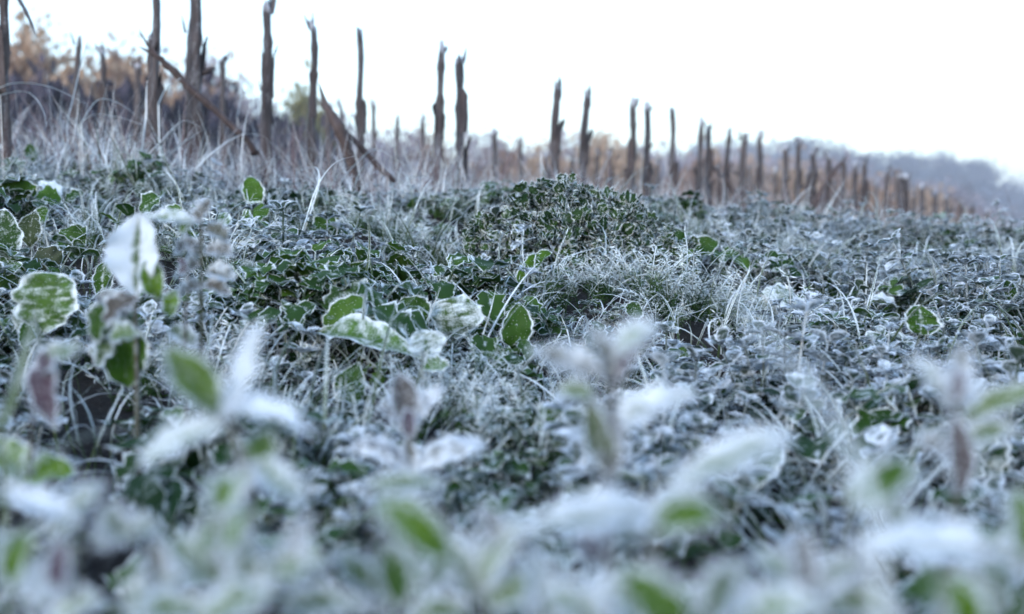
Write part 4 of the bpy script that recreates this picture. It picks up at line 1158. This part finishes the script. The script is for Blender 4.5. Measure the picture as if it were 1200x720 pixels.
for a, k in [
    (('bright green oval leaf tilted upward above the bluish drooping leaf', 380, 388, 428, 346, 34, 1.0), dict(fin=-.15, vein=-.1, face=.75)),
    (('bright green oval leaf standing upright beside the long frosted blade', 604, 412, 606, 354, 40, .98), dict(fin=-.2, vein=-.15, face=.9)),
    (('green folded leaf lit along its fold below the curly mound', 604, 338, 652, 302, 26, 1.06), dict(fin=-.1, face=.5, fold=.9, vein=-.1)),
    (('pleated grey frosted leaf bent over the dark gap', 530, 396, 532, 344, 62, .98), dict(fin=.32, face=.8, bend=1.7, fold=-.1, cren=12, ruffle=.05, tone=.15, peak=.6, blunt=.5)),
    (('dark green leaf in the shade of the pleated grey leaf', 500, 385, 470, 350, 40, 1.03), dict(fin=-.25, vein=-.2, face=.8)),
    (('pale round frosted leaf over the dark gap', 502, 418, 498, 386, 46, .9), dict(fin=.5, face=.6, peak=.55, blunt=.55)),
    (('small pale green leaf tucked under the pale round leaf', 495, 432, 526, 424, 26, .88), dict(fin=.35, face=.6)),
    (('large drooping blue-white toothed leaf with crisp frost', 372, 392, 478, 440, 52, .86), dict(fin=.40, face=.55, bend=.8, fold=.5, cren=11, ruffle=.05, d1=.78)),
    (('dark leaf hanging in the shade under the large blue-white leaf', 420, 425, 405, 478, 40, .88), dict(fin=-.25, vein=-.2, face=.8)),
    (('small upright bright green leaf at the foot of the curly mound', 755, 300, 754, 266, 22, 1.25), dict(fin=-.2, vein=-.15, face=.9)),
    (('roundish bright green leaf next to the curly mound', 788, 312, 808, 288, 26, 1.28), dict(fin=-.15, vein=0, face=.7)),
    (('green leaf with curled edge beyond the roundish one', 814, 298, 838, 278, 26, 1.35), dict(fin=-.1, vein=0, face=.7)),
    (('dark green leaf behind the roundish bright leaf', 800, 290, 780, 270, 26, 1.4), dict(fin=-.15, vein=-.1, face=.7)),
    (('wide green leaf arched over the bluish weeds', 880, 312, 940, 322, 40, 1.15), dict(fin=-.05, face=.5, bend=1.2)),
    (('smooth grey-green rounded leaf among the bluish weeds', 935, 352, 893, 340, 36, 1.0), dict(fin=.4, face=.6, bend=1.1, fold=-.2, cren=0)),
    (('large grey-green hanging leaf behind the long blurred blade', 860, 345, 905, 400, 60, .95), dict(fin=.4, face=.8, cren=0, bend=.6)),
    (('white capped leaf curled over a dark gap', 1052, 360, 1018, 352, 26, 1.02), dict(fin=.7, face=.3, bend=1.0)),
    (('white frosted leaf hanging by the thin upright stem', 1000, 365, 1014, 398, 30, .95), dict(fin=.75, face=.8)),
    (('frosted leaf folded beside the white hanging leaf', 1008, 368, 1032, 382, 22, .97), dict(fin=.4, face=.5, fold=.7)),
    (('dark green heart-shaped leaf among bluish frosted weeds', 1078, 392, 1082, 358, 40, .98), dict(fin=-.1, face=.85, peak=.4, blunt=.6)),
    (('yellow-green upright leaf among far bluish weeds', 1182, 352, 1184, 328, 16, 1.3), dict(fin=-.15, vein=0, face=.9)),
    (('large rounded grey leaf rimmed by white needles beside the tall sprout', 48, 388, 62, 318, 78, .80), dict(fin=.3, face=.7, bend=.8, cren=12, blunt=.5, tone=.1)),
    (('green strip-like leaf with crisp white rim beside the tall sprout', 85, 348, 108, 388, 24, .78), dict(fin=-.1, face=.6)),
    (('green leaf rimmed white behind the thick white leaf', 122, 352, 116, 306, 24, .75), dict(fin=.0, face=.7)),
    (('dark leaf with fine white rim over the hollow', 98, 290, 72, 268, 36, 1.0), dict(fin=-.05, face=.7, bend=.8)),
    (('dark bare leaf lying in the hollow', 68, 318, 40, 296, 40, .95), dict(fin=-.4, vein=-.3, face=.6, tone=.5)),
    (('grey veined leaf at the edge of the hollow', 10, 310, 18, 246, 40, .9), dict(fin=.35, face=.7, ruffle=.05)),
    (('olive leaf with wavy frosted edge beside the hollow', 36, 290, 34, 246, 30, .95), dict(fin=.0, face=.7, tone=.3)),
    (('green leaf above the wavy olive leaf', 45, 262, 58, 246, 20, 1.05), dict(fin=-.2, vein=-.2, face=.7)),
    (('tall dark green pointed leaf at the crest of the weeds', 300, 248, 296, 206, 26, 1.5), dict(fin=-.2, vein=-.1, face=.8)),
    (('dark green leaf below the pointed leaf at the crest', 285, 262, 318, 245, 34, 1.45), dict(fin=-.25, vein=-.2, face=.7)),
    (('dark green leaf beside the arching stem', 378, 278, 386, 248, 30, 1.4), dict(fin=-.25, vein=-.2, face=.8)),
    (('dark green rounded leaf beyond the arching stem', 395, 275, 415, 262, 28, 1.42), dict(fin=-.2, vein=-.2, face=.7)),
    (('small bright green leaf among feathery frost', 406, 314, 408, 290, 18, 1.2), dict(fin=-.2, vein=-.1, face=.8)),
    (('green leaf with pale rim over the lilac whorls', 165, 250, 190, 234, 30, 1.2), dict(fin=-.05, face=.6, bend=1.0)),
    (('green leaf next to the pale rimmed leaf on the rise', 196, 258, 212, 240, 24, 1.2), dict(fin=-.05, face=.6)),
    (('very dark green leaf on the rise near the dry grass', 30, 240, 15, 205, 40, 1.4), dict(fin=-.35, vein=-.3, face=.7)),
    (('dark green leaf low on the rise', 42, 230, 72, 238, 34, 1.38), dict(fin=-.35, vein=-.3, face=.6)),
    (('green leaf pointing up near the dry grass', 40, 190, 38, 168, 18, 1.6), dict(fin=-.2, vein=-.1, face=.8)),
    (('green leaf with white rim lying on the rise', 76, 236, 100, 226, 22, 1.35), dict(fin=-.1, face=.5)),
    (('bluish frosted leaf lying on the rise', 45, 214, 72, 230, 20, 1.5), dict(fin=.7, face=.4)),
    (('frosted leaf drooping over a dark gap on the slope', 300, 292, 338, 282, 22, 1.1), dict(fin=.1, face=.4, bend=1.2)),
    (('grey frosted leaf on the slope', 280, 305, 312, 345, 30, .95), dict(fin=.4, face=.6)),
    (('green arched leaf with thick white edge on the slope', 330, 352, 300, 362, 26, .85), dict(fin=-.05, face=.4, bend=1.3)),
    (('green leaf beside the tilted oval leaf', 380, 385, 392, 400, 30, .96), dict(fin=.15, face=.6)),
    (('frosted leaf under the small blue sprigs', 350, 420, 372, 408, 26, .75), dict(fin=.5, face=.6)),
    (('green leaf in the tangled straw beside the long blurred blade', 795, 422, 800, 402, 22, .86), dict(fin=-.1, face=.8)),
    (('small round green leaf among the blue-white weeds', 740, 372, 748, 354, 22, .98), dict(fin=.0, face=.8)),
]:
    ml(*a, **k)

# ------------------------------------------------------------------ the hazy air
def build_haze():
    g = G()
    x, y0, y1, z0, z1 = 1300., -700., 1900., -25., 75.
    v = [(sx * x, yy, zz) for zz in (z0, z1) for sx, yy in ((-1, y0), (1, y0), (1, y1), (-1, y1))]
    g.add(v, [(3, 2, 1, 0), (4, 5, 6, 7), (0, 1, 5, 4), (1, 2, 6, 5), (2, 3, 7, 6), (3, 0, 4, 7)], 0, 0)
    m, n, out = nodes('winter_haze')
    pv = nd(n, 'ShaderNodeVolumePrincipled')
    pv.inputs['Color'].default_value = (.93, .94, 1.0, 1)
    pv.inputs['Density'].default_value = .0016
    lk(n, pv.outputs[0], out.inputs['Volume'])
    o = obj('haze', g.mesh('haze', m, False))
    tag(o, 'thin pale winter haze over the whole field', 'haze', kind='stuff')
build_haze()

# ------------------------------------------------------------------ say beside what each small plant grows
MARKS = [('the curly green mound', at(665, 285, 1.45))] + [(ph, ground_at(px, py, .04)) for ph, px, py in [
    ('the large blue-white drooping leaf', 420, 420), ('the bright upright oval leaf', 605, 400), ('the pleated grey leaf', 530, 380), ('the thick white upright leaf', 155, 400), ('the large rounded grey leaf', 55, 370),
    ('the moustache-leaved sprout', 482, 560), ('the propeller-leaved sprout', 280, 600), ('the lilac-grey sprout', 712, 560), ('the brown-stemmed sprout', 1120, 575), ('the dark heart-shaped leaf', 1080, 385),
    ('the white hanging leaf', 1010, 380), ('the broad bright green blade', 10, 500), ('the arching long grass stem', 350, 290), ('the pointed leaf at the crest', 300, 245), ('the wide arched green leaf', 900, 315),
    ('the arching bright green leaf', 470, 690), ('the dark purple hanging leaf', 80, 690), ('the flat white broad leaf', 860, 640), ('the yellow-green upright leaf', 1182, 345), ('the smooth grey-green leaf', 920, 350),
    ('the dark hollow', 100, 520), ('the crossed pale stems', 820, 380), ('the green roundish leaf', 800, 305), ('the dry tufts', 200, 195), ('the tilted oval leaf', 395, 380)]]
for o in list(C.objects):
    if o.parent is None and o.get('group') and ('ground cover' in o['group'] or 'nearest growth' in o['group']):
        q = Vector(o.location)
        dist, ph = min(((Vector((q.x, q.y)) - Vector((p.x, p.y))).length, ph) for ph, p in MARKS)
        base = o['label'].replace(' in the nearest growth', '')
        o['label'] = base + (' beside ' + ph if dist < .06 + .06 * q.y else ' near ' + ph if dist < .2 + .1 * q.y else ' far out in the open weeds')
